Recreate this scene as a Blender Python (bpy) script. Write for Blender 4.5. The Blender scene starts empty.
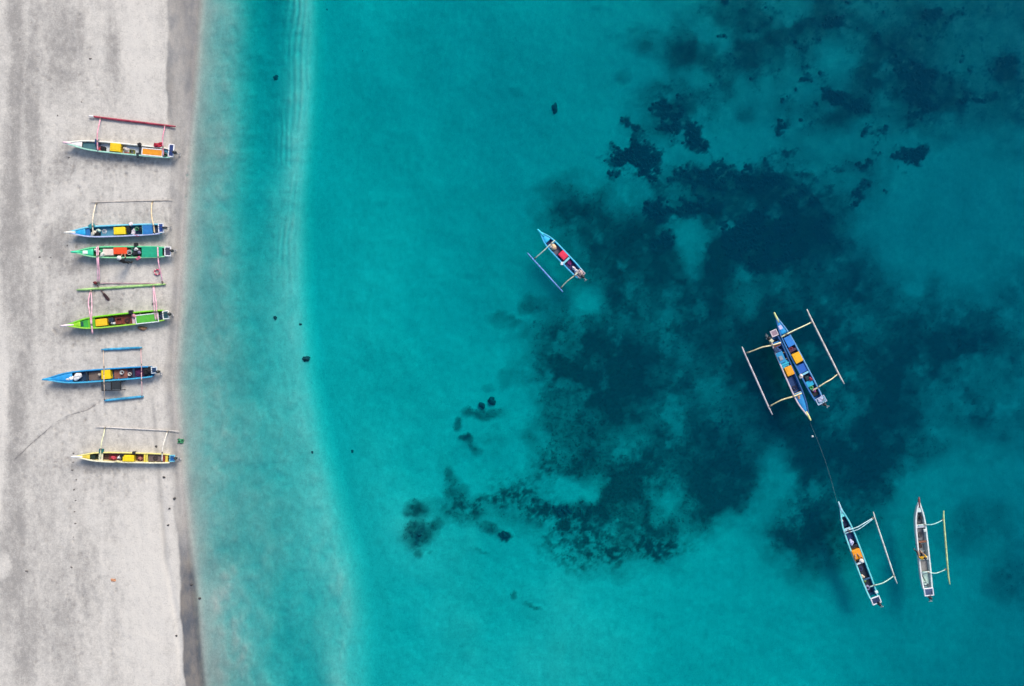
import bpy, bmesh, math, random
import numpy as np
from mathutils import Vector, Matrix

# ------------------------------------------------------------------ camera, sky, sun, exposure
SC = bpy.context.scene
COL = SC.collection
CAM_H = 51.2                       # metres above the water, looking straight down
S = 0.075                          # metres per photo pixel on the water plane
cam_d = bpy.data.cameras.new('camera'); cam = bpy.data.objects.new('camera', cam_d); COL.objects.link(cam)
cam.location = (0, 0, CAM_H); cam.rotation_euler = (0, 0, 0)
cam_d.sensor_width = 36; cam_d.lens = 24; cam_d.clip_start = 0.5; cam_d.clip_end = 3000
SC.camera = cam

SUN_EL, SUN_AZ = math.radians(41), math.radians(28)      # azimuth clockwise from +Y (photo's top)
world = bpy.data.worlds.new('World'); SC.world = world; world.use_nodes = True
wn = world.node_tree.nodes; wl = world.node_tree.links
sky = wn.new('ShaderNodeTexSky'); sky.sky_type = 'NISHITA'; sky.sun_disc = False
sky.sun_elevation = SUN_EL; sky.sun_rotation = SUN_AZ
sky.air_density = 1.0; sky.dust_density = 2.6; sky.ozone_density = 1.0
wl.new(sky.outputs[0], wn['Background'].inputs['Color']); wn['Background'].inputs['Strength'].default_value = 0.10
sun_d = bpy.data.lights.new('sun', 'SUN'); sun = bpy.data.objects.new('sun', sun_d); COL.objects.link(sun)
sun_d.energy = 1.5; sun_d.angle = math.radians(24); sun_d.color = (1.0, 0.90, 0.78)
sv = Vector((math.cos(SUN_EL) * math.sin(SUN_AZ), math.cos(SUN_EL) * math.cos(SUN_AZ), math.sin(SUN_EL)))
sun.rotation_euler = sv.to_track_quat('Z', 'Y').to_euler(); sun.location = sv * 60
SC.view_settings.view_transform = 'Standard'; SC.view_settings.look = 'None'
SC.view_settings.exposure = 1.12; SC.view_settings.gamma = 1.0; SC.view_settings.use_curve_mapping = False
cy = SC.cycles
cy.use_denoising = True; cy.max_bounces = 4; cy.diffuse_bounces = 2; cy.glossy_bounces = 2
cy.transparent_max_bounces = 12; cy.volume_bounces = 0; cy.caustics_reflective = False; cy.caustics_refractive = False

R = random.Random(7)

# ------------------------------------------------------------------ node helpers
class NT:
    def __init__(self, name):
        self.m = bpy.data.materials.new(name); self.m.use_nodes = True
        self.t = self.m.node_tree; self.n = self.t.nodes; self.l = self.t.links
        self.b = self.n.get('Principled BSDF'); self.out = self.n.get('Material Output')
    def node(self, typ, **kw):
        x = self.n.new(typ)
        for k, v in kw.items(): setattr(x, k, v)
        return x
    def put(self, sock, v):
        if hasattr(v, 'bl_idname') or isinstance(v, bpy.types.NodeSocket): self.l.new(v, sock)
        elif isinstance(v, (tuple, list)) and len(v) == 3 and sock.type == 'RGBA': sock.default_value = (*v, 1)
        else: sock.default_value = v
    def math(self, op, a, b=None, c=None, clamp=False):
        x = self.node('ShaderNodeMath', operation=op); x.use_clamp = clamp
        self.put(x.inputs[0], a)
        if b is not None: self.put(x.inputs[1], b)
        if c is not None: self.put(x.inputs[2], c)
        return x.outputs[0]
    def mix(self, f, a, b, blend='MIX'):
        x = self.node('ShaderNodeMix', data_type='RGBA', blend_type=blend)
        self.put(x.inputs[0], f); self.put(x.inputs[6], a); self.put(x.inputs[7], b)
        return x.outputs[2]
    def ramp(self, v, lo, hi):
        x = self.node('ShaderNodeMapRange', interpolation_type='SMOOTHSTEP')
        self.put(x.inputs[0], v); x.inputs[1].default_value = lo; x.inputs[2].default_value = hi
        return x.outputs[0]
    def coords(self, scale=(1, 1, 1), kind='Object'):
        tc = self.node('ShaderNodeTexCoord'); mp = self.node('ShaderNodeMapping')
        self.l.new(tc.outputs[kind], mp.inputs[0]); mp.inputs['Scale'].default_value = scale
        return mp.outputs[0]
    def noise(self, scale, detail=3, rough=0.55, vec=None, dist=0.0):
        x = self.node('ShaderNodeTexNoise'); x.inputs['Scale'].default_value = scale
        x.inputs['Detail'].default_value = detail; x.inputs['Roughness'].default_value = rough
        x.inputs['Distortion'].default_value = dist
        if vec is not None: self.l.new(vec, x.inputs['Vector'])
        return x.outputs[0]
    def attr(self, name):
        x = self.node('ShaderNodeAttribute', attribute_name=name); return x.outputs['Fac']
    def bump(self, h, strength=0.4, dist=0.05):
        x = self.node('ShaderNodeBump'); x.inputs['Strength'].default_value = strength; x.inputs['Distance'].default_value = dist
        self.l.new(h, x.inputs['Height']); return x.outputs[0]

# ------------------------------------------------------------------ photo pixel -> place
def P(px, py, z=0.0):
    k = S * (CAM_H - z) / CAM_H
    return Vector(((px - 512) * k, (343 - py) * k, z))

def sstep(a, b, x):
    t = np.clip((x - a) / (b - a), 0, 1); return t * t * (3 - 2 * t)

def vnoise(x, y, seed):
    xi = np.floor(x).astype(np.int64); yi = np.floor(y).astype(np.int64)
    fx = x - xi; fy = y - yi; fx = fx * fx * (3 - 2 * fx); fy = fy * fy * (3 - 2 * fy)
    def h(a, b):
        n = (a * 374761393 + b * 668265263 + seed * 1442695041) & 0xFFFFFFFF
        n = ((n ^ (n >> 13)) * 1274126177) & 0xFFFFFFFF
        return ((n ^ (n >> 16)) & 0xFFFF) / 65535.0
    return (h(xi, yi) * (1 - fx) + h(xi + 1, yi) * fx) * (1 - fy) + (h(xi, yi + 1) * (1 - fx) + h(xi + 1, yi + 1) * fx) * fy

def fbm(x, y, size, seed, octv=4, gain=0.55):
    s = 0; a = 1; tot = 0
    for k in range(octv):
        f = 2 ** k / size
        s = s + a * vnoise(x * f + 17.3 * k, y * f - 9.1 * k, seed + k); tot += a; a *= gain
    return s / tot

# ------------------------------------------------------------------ bathymetry: shoreline, sandbar edge, heights
SH_Y = [-4000, -60, 0, 60, 130, 200, 300, 340, 380, 450, 500, 560, 620, 686, 760, 4000]
SH_X = [230, 204, 198, 194, 189, 184, 179, 176, 173, 179, 183, 188, 193, 199, 206, 260]
ED_Y = [-4000, -60, 0, 60, 130, 200, 300, 380, 450, 510, 560, 620, 686, 760, 4000]
ED_X = [330, 316, 313, 313, 309, 302, 302, 308, 321, 336, 350, 357, 359, 366, 420]
def shore_x(py): return np.interp(py, SH_Y, SH_X)
def edge_x(py): return np.interp(py, ED_Y, ED_X)

DEPTHS = [(336, 20, 1.15), (336, 160, 1.1), (336, 304, 1.03), (406, 64, 1.45), (456, 254, 1.6), (350, 450, .95), (406, 604, .87), (606, 644, .87), (480, 560, .95), (400, 400, 1.1),
          (520, 100, 1.7), (560, 20, 1.5), (786, 644, 1.42), (1006, 644, 2.05), (946, 214, 2.4), (700, 600, 1.1), (560, 400, 1.5), (700, 350, 1.9), (900, 400, 2.2),
          (1000, 60, 2.35), (700, 60, 1.95), (640, 10, 1.45), (800, 500, 2.0), (1000, 480, 2.1), (900, 600, 1.6), (820, 150, 2.3), (756, 99, 2.2), (700, 220, 1.9), (500, 500, 1.0), (600, 250, 1.6), (340, 600, .8)]
def height_smooth(px, py):
    """z in metres, + beach, - seabed, without the small relief"""
    px = np.asarray(px, float); py = np.asarray(py, float)
    sx = shore_x(py); ex = edge_x(py)
    land = np.interp(sx - px, [0, 12, 40, 120, 200, 900, 4000], [0, 0.10, 0.26, 0.62, 0.9, 2.2, 5.0])
    t = (px - sx) / (ex - sx)
    trough = np.interp(py, [0, 130, 300, 420, 520, 600, 686], [.85, .62, .18, .06, .02, .14, .28])
    dep = np.interp(t, [0, .03, .08, .2, .4, .62, .8, .92, 1.0], [0, .022, .085, .175, .25, .33, .36, .34, .44])
    dep = dep + trough * np.exp(-((t - .62) / .17) ** 2)
    wsum = 0; dsum = 0
    for cx, cy_, dd in DEPTHS:
        dd = dd + .42 * max(0, dd - .9)
        w = np.exp(-((px - cx) ** 2 + (py - cy_) ** 2) / (2 * 75 ** 2)) + 1e-7 / (1 + ((px - cx) ** 2 + (py - cy_) ** 2) / 1e5)
        wsum = wsum + w; dsum = dsum + w * dd
    k = sstep(.965, 1.13, t)
    dep = np.where(t > .9, dep * (1 - k) + k * .9 * dsum / wsum, dep)
    return np.where(px < sx, land, -dep)

def ground_z(px, py): return float(height_smooth(px, py))

def relief(px, py):
    sx = shore_x(py); ex = edge_x(py); dx = px - sx
    z = 0.05 * (fbm(px, py * .5, 26, 3, 4) - .5) * sstep(-4, -25, dx)                      # trodden dry sand
    z = z + 0.035 * (fbm(px, py * .6, 7, 91, 2) - .5) * sstep(-6, -20, dx)
    z = z - 0.05 * np.exp(-((dx + 21 - 4 * np.sin(py / 31) - 5 * fbm(px * 0, py, 30, 8, 3)) / 3.0) ** 2) * sstep(470, 520, py)
    wob = 30 * fbm(px, py, 90, 55, 2)
    wob = wob + 14 * fbm(px, py * .6, 26, 57, 3)
    z = z + 0.05 * sstep(.36, .66, fbm(px, py * .5, 34, 59, 3)) * np.sin((px - ex + wob * .45) * 2 * np.pi / 6.0) * np.exp(-((px - ex + 17) / 13) ** 2) * sstep(330, 180, py)
    shal = sstep(2, 40, dx) * sstep(20, -20, px - ex)
    z = z + 0.16 * (fbm(px * 1.5, py, 34, 21, 5) - .5) * shal
    z = z + 0.12 * (fbm(px * .6, py * 2.4, 26, 31, 5, .65) - .5) * shal * sstep(340, 160, py)
    z = z + 0.13 * (fbm(px, py, 9, 37, 4, .7) - .5) * shal
    z = z + 0.34 * (fbm(px * 2.2, py, 60, 23, 4) - .5) * shal * sstep(500, 600, py)
    z = z + 0.85 * (fbm(px, py, 130, 41, 7, .62) - .5) * sstep(0, 60, px - ex)
    return z

# ------------------------------------------------------------------ seabed cover, as it lies in the photograph
def ell(X, Y, cx, cy, rx, ry, ang=0.0, soft=0.6):
    a = math.radians(ang); u = (X - cx) * math.cos(a) + (Y - cy) * math.sin(a); v = -(X - cx) * math.sin(a) + (Y - cy) * math.cos(a)
    r = np.sqrt((u / rx) ** 2 + (v / ry) ** 2)
    return sstep(1 + soft, 1 - soft, r)

def poly(X, Y, pts, soft):
    d2 = np.full(X.shape, 1e18); inside = np.zeros(X.shape, bool)
    n = len(pts)
    for i in range(n):
        ax, ay = pts[i]; bx, by = pts[(i + 1) % n]
        ex, ey = bx - ax, by - ay
        t = np.clip(((X - ax) * ex + (Y - ay) * ey) / (ex * ex + ey * ey), 0, 1)
        d2 = np.minimum(d2, (X - ax - t * ex) ** 2 + (Y - ay - t * ey) ** 2)
        if ay != by:
            c = ((ay > Y) != (by > Y)) & (X < (bx - ax) * (Y - ay) / (by - ay) + ax)
            inside ^= c
    d = np.sqrt(d2) * np.where(inside, 1, -1)
    return sstep(-soft, soft, d)

MEADOW = [(560, 197), (600, 186), (640, 190), (665, 165), (700, 150), (760, 156), (830, 165), (850, 200), (858, 262), (900, 285),
          (960, 300), (1030, 320), (1060, 450), (975, 440), (940, 452), (905, 478), (880, 520), (840, 562), (800, 556), (785, 505),
          (762, 490), (745, 525), (700, 534), (680, 556), (640, 548), (612, 568), (580, 560), (556, 540), (548, 520), (540, 500),
          (530, 470), (533, 433), (548, 405), (529, 360), (532, 335), (562, 306), (600, 312), (606, 285), (580, 275), (548, 225)]
UPPER = [(606, 38), (640, 28), (690, 15), (702, -4), (740, -60), (1100, -60), (1100, 118), (1000, 122), (930, 150), (880, 150), (840, 124),
         (790, 140), (765, 105), (722, 118), (690, 122), (660, 112), (640, 97), (688, 85), (680, 70), (650, 50)]

MEADOW_SPOTS = [  # cx cy rx ry ang strength: denser or stray seagrass
    (770, 350, 95, 75, 40, .92), (640, 385, 75, 55, 20, .78), (610, 470, 60, 45, 0, .78), (700, 480, 85, 45, 0, .92), (712, 505, 34, 22, 0, 1.1),
    (600, 345, 55, 35, 30, .74), (806, 520, 38, 44, 10, 1.0), (800, 455, 50, 45, 0, 1.0), (855, 465, 45, 40, 0, .9), (903, 425, 40, 34, 0, .8), (900, 445, 70, 24, 0, .75),
    (620, 250, 60, 55, 30, .64), (720, 270, 70, 60, 0, .74), (810, 260, 55, 60, 0, .7), (568, 214, 22, 15, 10, .7), (536, 304, 16, 12, 0, .5), (505, 321, 18, 8, 10, .48),
    (897, 372, 42, 46, 0, .85), (946, 361, 26, 42, 0, .75), (984, 340, 28, 28, 0, .7), (1010, 302, 22, 42, 0, .6), (923, 308, 16, 32, 0, .6), (853, 288, 24, 18, 0, .75), (967, 393, 7, 6, 0, .75),
    (982, 535, 36, 28, 0, .42), (1020, 575, 24, 30, 0, .45), (770, 515, 20, 16, 0, .4), (650, 535, 34, 18, 10, .9), (582, 516, 28, 18, 10, .85), (558, 510, 22, 8, 20, .85),
    (691, 50, 30, 24, 30, .72), (682, 28, 26, 12, 0, .5), (641, 30, 24, 6, 5, .6), (618, 34, 10, 4, 0, .4), (650, 53, 17, 12, 30, .5), (622, 76, 9, 7, 0, .42), (726, 12, 32, 15, 0, .6),
    (752, 23, 13, 11, 0, .45), (735, 45, 8, 6, 0, .55), (729, 85, 11, 8, 0, .5), (746, 111, 18, 11, 20, .5), (773, 56, 26, 16, 0, .42), (652, 95, 26, 12, -10, .55), (670, 105, 34, 24, 0, .55),
    (805, 40, 40, 22, 0, .6), (842, 26, 26, 16, 0, .6), (869, 73, 24, 16, 0, .62), (800, 110, 34, 26, 0, .45), (860, 108, 40, 20, 20, .7), (932, 92, 62, 38, 0, .72), (905, 50, 42, 22, 0, .62), (976, 20, 46, 22, 0, .62),
    (1008, 66, 30, 18, 0, .75), (1000, 110, 30, 20, 0, .5), (940, 130, 30, 14, 0, .45), (600, 7, 11, 4, 0, .42), (515, 90, 8, 6, 0, .22), (544, 68, 16, 5, 40, .2), (540, 191, 16, 6, 0, .22), (780, 165, 50, 40, 0, .5), (850, 180, 34, 34, 0, .45),
    (484, 414, 21, 6, -4, .55), (497, 411, 10, 4, -30, .5), (487, 386, 8, 4, -10, .35), (505, 376, 8, 12, 20, .3), (524, 381, 10, 7, 0, .4), (456, 425, 4, 5, 0, .5), (465, 438, 6, 5, 0, .65), (473, 446, 5, 5, 0, .55), (479, 453, 4, 4, 0, .55),
    (497, 426, 4, 3, 0, .4), (487, 441, 8, 3, 0, .3), (453, 481, 8, 12, 0, .5), (460, 498, 11, 14, -20, .6), (467, 510, 25, 12, 8, .66), (482, 503, 18, 8, 0, .6), (494, 531, 15, 6, 30, .55), (508, 537, 7, 4, 15, .8),
    (418, 512, 13, 9, 0, .62), (420, 534, 16, 12, -20, .66), (436, 525, 11, 7, -35, .55), (417, 551, 6, 4, 0, .5), (431, 553, 3, 2, 0, .4), (514, 594, 3, 5, 0, .42), (532, 608, 10, 3, 30, .4), (520, 527, 3, 4, 0, .3), (482, 551, 8, 2, 10, .25),
    (395, 178, 10, 4, 60, .1), (690, 575, 70, 16, 10, .1), (912, 215, 14, 5, 0, .25), (980, 240, 16, 34, 0, .25), (1010, 150, 20, 14, 0, .3), (535, 455, 10, 30, 0, .5), (496, 474, 50, 44, 0, .22), (480, 512, 46, 14, 8, .4), (530, 512, 30, 20, 10, .55)]
SPECKLE = [(517, 494, 28, 16, 5, .8), (500, 502, 22, 8, 0, .7), (545, 512, 24, 14, 25, .85), (572, 540, 34, 24, 32, .8), (606, 552, 26, 14, 10, .8), (660, 548, 32, 12, 8, .9), (545, 470, 18, 26, 0, .5), (467, 508, 22, 10, 8, .5), (690, 548, 18, 10, 0, .5)]
SAND_SPOTS = [(588, 302, 17, 12, 20, .95), (479, 473, 17, 25, 0, 1), (515, 460, 15, 17, 0, .9), (568, 488, 24, 13, 5, 1), (590, 497, 8, 10, 0, .8), (598, 482, 8, 8, 0, .5), (692, 405, 34, 16, 0, .42), (599, 360, 16, 10, 0, .25),
    (743, 290, 18, 26, 0, .4), (688, 232, 20, 13, 0, .8), (729, 226, 15, 8, 0, .75), (694, 256, 12, 20, 0, .7), (711, 32, 17, 10, 25, .75), (726, 44, 8, 7, 0, .6), (702, 82, 14, 9, 0, .7), (743, 90, 8, 16, 0, .5),
    (743, 146, 34, 12, 0, .8), (761, 115, 8, 8, 0, .6), (780, 88, 24, 20, 30, .35), (843, 59, 19, 10, 0, .55), (790, 12, 18, 12, 0, .45), (663, 508, 12, 18, -20, .45), (671, 500, 8, 14, 20, .45), (776, 209, 7, 7, 0, .6), (746, 273, 14, 7, 0, .5),
    (772, 486, 18, 34, 15, .55), (968, 478, 44, 16, 0, .35), (940, 205, 60, 50, 0, .6), (645, 66, 20, 11, 10, .7), (650, 8, 36, 15, 0, .8), (880, 12, 28, 14, 0, .3), (505, 398, 12, 8, 0, .5), (999, 381, 50, 24, -10, .45), (940, 418, 22, 22, 0, .4), (632, 440, 34, 12, 0, .15)]
CORAL_SPOTS = [(635, 159, 24, 20, 0, .9), (629, 124, 9, 7, 0, .75), (655, 176, 14, 10, 20, .8), (670, 118, 16, 19, 0, .85), (673, 98, 18, 12, 0, .55), (694, 136, 9, 14, 0, .85), (703, 149, 9, 8, 0, .8), (717, 136, 5, 6, 0, .75),
    (732, 177, 62, 22, 0, .78), (690, 172, 26, 14, 0, .7), (673, 209, 25, 12, 0, .7), (656, 218, 10, 14, 0, .85), (664, 244, 14, 9, 0, .7), (697, 206, 32, 12, 0, .8), (758, 235, 42, 28, 0, .85), (764, 256, 40, 17, 0, .75), (817, 206, 30, 35, 0, .55),
    (790, 188, 28, 24, 0, .65), (823, 244, 30, 25, 0, .5), (722, 262, 12, 14, 0, .6), (782, 130, 9, 8, 0, .85), (808, 124, 6, 4, 0, .6), (837, 100, 13, 8, 20, .85), (852, 106, 22, 8, 15, .8), (866, 115, 12, 8, 0, .75), (875, 133, 12, 10, 0, .8),
    (867, 162, 10, 9, 0, .8), (858, 197, 8, 12, 20, .8), (870, 185, 9, 4, 0, .6), (893, 191, 9, 3, 0, .6), (793, 153, 12, 6, 0, .7), (843, 171, 12, 8, 0, .65), (837, 183, 10, 6, 0, .6), (911, 157, 18, 11, -8, .95), (920, 88, 26, 34, 0, .8),
    (968, 98, 38, 12, 0, .62), (1012, 70, 26, 12, 0, .75), (945, 14, 24, 10, -10, .7), (897, 58, 16, 12, 0, .6), (984, 14, 20, 9, 0, .5), (935, 40, 16, 12, 0, .5), (722, 429, 10, 9, 0, .75), (729, 4, 5, 4, 0, .9), (726, 37, 4, 4, 0, .7), (836, 23, 9, 8, 0, .85),
    (805, 40, 20, 11, 10, .62), (799, 67, 10, 5, 0, .5), (805, 78, 6, 4, 0, .8), (877, 41, 5, 5, 0, .75), (893, 56, 12, 14, 0, .55), (811, 105, 8, 6, 0, .55), (508, 538, 6, 4, 10, .75), (465, 438, 5, 4, 0, .6), (418, 512, 12, 8, 0, .5), (418, 536, 15, 10, -20, .52),
    (562, 512, 18, 7, 18, .6), (582, 516, 22, 12, 0, .4), (655, 546, 28, 8, 8, .5), (712, 505, 26, 18, 0, .45), (554, 109, 6, 8, 0, .5), (806, 516, 26, 30, 0, .4), (780, 345, 40, 40, 0, .35)]

def cover(px, py):
    wx = px + 46 * (fbm(px, py, 62, 101, 6, .62) - .5); wy = py + 46 * (fbm(px, py, 62, 202, 6, .62) - .5)
    sx = px + 16 * (fbm(px, py, 18, 301, 5, .65) - .5); sy = py + 16 * (fbm(px, py, 18, 402, 5, .65) - .5)
    def spot(q, soft, grow=1.0):
        cx, cy_, rx, ry, an, st = q; big = max(rx, ry) > 26
        return st * ell(wx if big else sx, wy if big else sy, cx, cy_, rx * grow, ry * grow, an, soft)
    fx = wx + 12 * (fbm(px, py, 11, 121, 4, .7) - .5); fy = wy + 12 * (fbm(px, py, 11, 122, 4, .7) - .5)
    D = 0.70 * poly(fx, fy, MEADOW, 32)
    D = np.maximum(D, 0.50 * poly(fx, fy, UPPER, 32))
    B = np.zeros(px.shape)
    for q in MEADOW_SPOTS:
        if q[0] < 515 and q[1] > 395: q = q[:5] + (min(1, q[5] * 1.35),)
        B = np.maximum(B, spot(q, .9 if max(q[2], q[3]) > 26 else .6))
    D = np.maximum(D, .92 * B) + .34 * np.minimum(D, B)
    for q in SAND_SPOTS: D = D * (1 - .97 * spot(q, .65))
    N = fbm(px, py, 46, 811, 6, .68); N2 = fbm(px, py, 12, 815, 4, .7)
    g = D + (1.15 * (N - .5) + .34 * (N2 - .5)) * sstep(.02, .4, D)
    g = g - .34 * sstep(.54, .74, fbm(px, py, 24, 871, 5, .7)) * sstep(.1, .5, D)                     # sand showing through
    g = np.clip(g, 0, 1) * sstep(.02, .2, D)
    tail = np.zeros(px.shape)
    for q in ((452, 486, 8, 13, 10, .8), (461, 502, 12, 11, -30, .85), (474, 511, 18, 8, 5, .9), (494, 502, 20, 8, -5, .85), (520, 498, 24, 9, 8, .85), (546, 508, 20, 9, 18, .9), (434, 525, 13, 6, -35, .8), (419, 513, 13, 9, 0, .85), (419, 535, 16, 11, -20, .9), (492, 529, 16, 6, 30, .8), (484, 413, 20, 5, -6, .7), (466, 440, 6, 6, 45, .7), (474, 448, 8, 4, 45, .7)):
        tail = np.maximum(tail, spot(q, .7))
    g = np.maximum(g, tail * np.clip(.15 + 1.5 * fbm(px, py, 7, 881, 4, .72), 0, 1))
    sp = np.zeros(px.shape)
    for q in SPECKLE: sp = np.maximum(sp, spot(q, .8))
    n4 = fbm(px, py, 4.2, 861, 3, .7)
    g = g * (1 - .4 * np.minimum(sp * 1.5, 1)) + .6 * sstep(.36, .70, n4 + .30 * (sp - .55)) * np.minimum(sp * 1.4, 1)
    c = np.zeros(px.shape)
    for cx, cy_, rx, ry, an, st in CORAL_SPOTS: c = np.maximum(c, st * ell(sx, sy, cx, cy_, rx * 1.2 + 1.5, ry * 1.2 + 1.5, an, soft=.9))
    c = np.maximum(c, .40 * poly(fx, fy, UPPER, 26) * sstep(560, 700, px)); c = np.maximum(c, .34 * ell(wx, wy, 745, 205, 120, 75, 0, .6))
    n = fbm(px, py, 12, 831, 5, .8); n2 = fbm(px, py, 60, 841, 3)
    # outside the frame the same kind of bed goes on
    out = np.maximum(np.maximum(px - 1040, -40 - py), np.maximum(py - 726, 0))
    far = sstep(0, 160, out) * sstep(480, 620, px); nn = fbm(px, py, 180, 77, 4)
    g = np.maximum(g, far * 0.7 * sstep(.48, .62, nn)); c = np.maximum(c, far * 0.7 * sstep(.6, .68, nn))
    c = sstep(.22, .95, c * .98 + 2.5 * (n - .5) + .4 * (n2 - .5)) * sstep(.03, .35, c) * np.clip(.15 + .95 * c, 0, 1)
    return np.clip(g, 0, 1.1), np.clip(c, 0, 1)

def beach_tone(px, py):
    """darker volcanic grains in streaks along the shore, dark patches beside the hulls; wet band along the swash line"""
    wx = px + 14 * (fbm(px, py * .35, 30, 501, 4) - .5); sx = shore_x(py); dx = px - sx
    e = lambda *a, **k: ell(wx, py, *a, **k)
    d = np.zeros(px.shape)
    D = [(17, 90, 9, 150, 1, .75), (34, 80, 7, 110, 0, .6), (14, 240, 9, 90, 0, .7), (60, 45, 20, 50, 0, .5), (80, 28, 5, 22, 0, .65), (110, 50, 7, 35, 0, .5), (25, 330, 10, 60, 0, .5),
         (18, 430, 10, 60, 0, .65), (14, 560, 14, 80, 0, .6), (24, 640, 14, 60, 0, .5), (60, 620, 22, 70, 0, .38), (45, 500, 20, 50, 0, .25), (75, 75, 14, 10, 0, .5),
         (70, 160, 14, 10, 0, .4), (60, 245, 14, 26, 20, .6), (80, 262, 20, 12, 0, .5), (100, 240, 30, 6, 0, .45), (72, 330, 18, 12, 0, .5), (105, 333, 26, 6, 0, .45), (70, 390, 26, 8, 0, .4),
         (100, 468, 34, 5, 0, .4), (120, 162, 40, 6, 0, .35), (95, 300, 30, 12, 0, .25), (62, 175, 10, 12, 0, .3), (84, 590, 10, 50, 0, .3), (115, 640, 5, 40, 0, .3), (42, 290, 8, 50, 0, .3)]
    for cx, cy_, rx, ry, an, st in D: d = np.maximum(d, st * .8 * e(cx, cy_, rx, ry, an, soft=.8))
    pale = np.maximum(e(2, 390, 6, 40, 0), np.maximum(e(1, 490, 5, 26, 0), e(5, 566, 6, 12, 10)))
    pale = np.maximum(pale, 0.5 * e(150, 590, 26, 120, 0, soft=.8)); pale = np.maximum(pale, .6 * e(22, 449, 8, 4, 0)); pale = np.maximum(pale, .4 * e(140, 60, 16, 90, 0, soft=.7))
    d = d * (.25 + 1.5 * fbm(px, py * .6, 16, 521, 5, .65)) - .5 * pale
    # wet sand
    hi = np.interp(py, [-60, 0, 110, 150, 240, 300, 420, 470, 560, 610, 650, 686, 760], [31, 31, 25, 15, 13, 10, 9, 9, 10, 13, 15, 14, 14])
    hi = hi + 9 * (fbm(py * 0, py, 34, 611, 4) - .5)
    wet = sstep(-hi - 1.0, -hi + 2.0, dx) * (.36 + .28 * sstep(150, 90, py) + 1.1 * sstep(470, 640, py)) * (.6 + .8 * fbm(px * 1.6, py * .45, 22, 633, 4))
    swash = np.exp(-((dx + 4) / 5) ** 2) * .55
    sub = .42 * sstep(-4, 10, dx) * sstep(1.0, .45, dx / (edge_x(py) - sx)) * (.7 + .6 * fbm(px, py, 40, 655, 4))
    wet = np.maximum(np.maximum(wet, swash) * sstep(14, -2, dx), sub)
    wet = np.maximum(wet, .38 * np.exp(-((dx + 22) / 2.5) ** 2) * sstep(380, 420, py) * sstep(590, 540, py))
    return np.clip(d + .5, 0, 1), np.clip(wet, 0, 1)

def span(a, b, st): return np.arange(a, b, st, dtype=float)
far_l = [-6500, -4000, -2400, -1500, -900, -550, -340, -200, -120, -70, -45]
gx = np.concatenate([far_l, span(-30, 100, 1.5), span(100, 372, 1), span(372, 1056, 2), [1070, 1090, 1120, 1170, 1240, 1350, 1550, 1900, 2500, 3500, 5000, 7500]])
gy = np.concatenate([[-6500, -4000, -2400, -1500, -900, -550, -340, -200, -120, -70, -45], span(-30, 718, 1.8), [730, 750, 780, 830, 900, 1000, 1200, 1600, 2300, 3400, 5000, 7200]])
PX, PY = np.meshgrid(gx, gy)
H0 = height_smooth(PX, PY); Z = H0 + relief(PX, PY)
GR, CO = cover(PX, PY); DK, WT = beach_tone(PX, PY)
Z = Z + (0.06 * GR + 0.10 * CO * fbm(PX, PY, 8, 71, 3)) * (H0 < 0)
# footprints and drag marks pressed into the beach
rr = np.random.RandomState(4)
def dent(cx, cy_, rx, ry, dep):
    global Z
    i0, i1 = np.searchsorted(gx, [cx - 3 * rx, cx + 3 * rx]); j0, j1 = np.searchsorted(gy, [cy_ - 3 * ry, cy_ + 3 * ry])
    sl = (slice(j0, j1), slice(i0, i1))
    q = ((PX[sl] - cx) / rx) ** 2 + ((PY[sl] - cy_) / ry) ** 2
    Z[sl] -= dep * (np.exp(-q) - .35 * np.exp(-q / 3)); DK[sl] += min(.3, dep * 3.2) * np.exp(-q)       # shade of the dents painted in, as soft sun shows them weakly
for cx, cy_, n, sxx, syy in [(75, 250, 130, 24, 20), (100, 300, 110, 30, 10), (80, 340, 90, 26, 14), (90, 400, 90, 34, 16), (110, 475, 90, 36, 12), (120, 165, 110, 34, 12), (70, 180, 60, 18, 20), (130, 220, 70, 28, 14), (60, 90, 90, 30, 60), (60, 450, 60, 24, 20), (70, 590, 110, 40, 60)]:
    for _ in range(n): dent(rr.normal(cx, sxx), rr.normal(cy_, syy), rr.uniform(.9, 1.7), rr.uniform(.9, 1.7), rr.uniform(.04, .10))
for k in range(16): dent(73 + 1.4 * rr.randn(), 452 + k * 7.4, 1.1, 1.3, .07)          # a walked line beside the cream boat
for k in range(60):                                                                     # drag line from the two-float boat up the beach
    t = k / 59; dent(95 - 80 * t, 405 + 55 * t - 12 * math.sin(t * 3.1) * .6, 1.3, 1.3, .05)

for (ax_, ay_), (bx_, by_), hw in [((67, 143), (171, 153), 5.4), ((70, 233), (160, 229), 5.8), ((75, 252), (165, 252), 5.8), ((69, 325), (164, 315), 6.2), ((48, 379), (152, 372), 6.2), ((77, 456), (170, 459), 5.2)]:
    ux, uy = bx_ - ax_, by_ - ay_; L2 = ux * ux + uy * uy                                # sand pushed up along each keel, darker around it
    t_ = np.clip(((PX - ax_) * ux + (PY - ay_) * uy) / L2, .08, 1); d_ = np.hypot(PX - ax_ - t_ * ux, PY - ay_ - t_ * uy)
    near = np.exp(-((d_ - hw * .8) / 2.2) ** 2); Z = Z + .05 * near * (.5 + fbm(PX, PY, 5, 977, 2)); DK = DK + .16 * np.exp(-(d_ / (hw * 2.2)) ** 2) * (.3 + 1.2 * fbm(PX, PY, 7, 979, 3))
kz = S * (CAM_H - Z) / CAM_H
VX = (PX - 512) * kz; VY = (343 - PY) * kz
ny, nx = PX.shape

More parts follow.
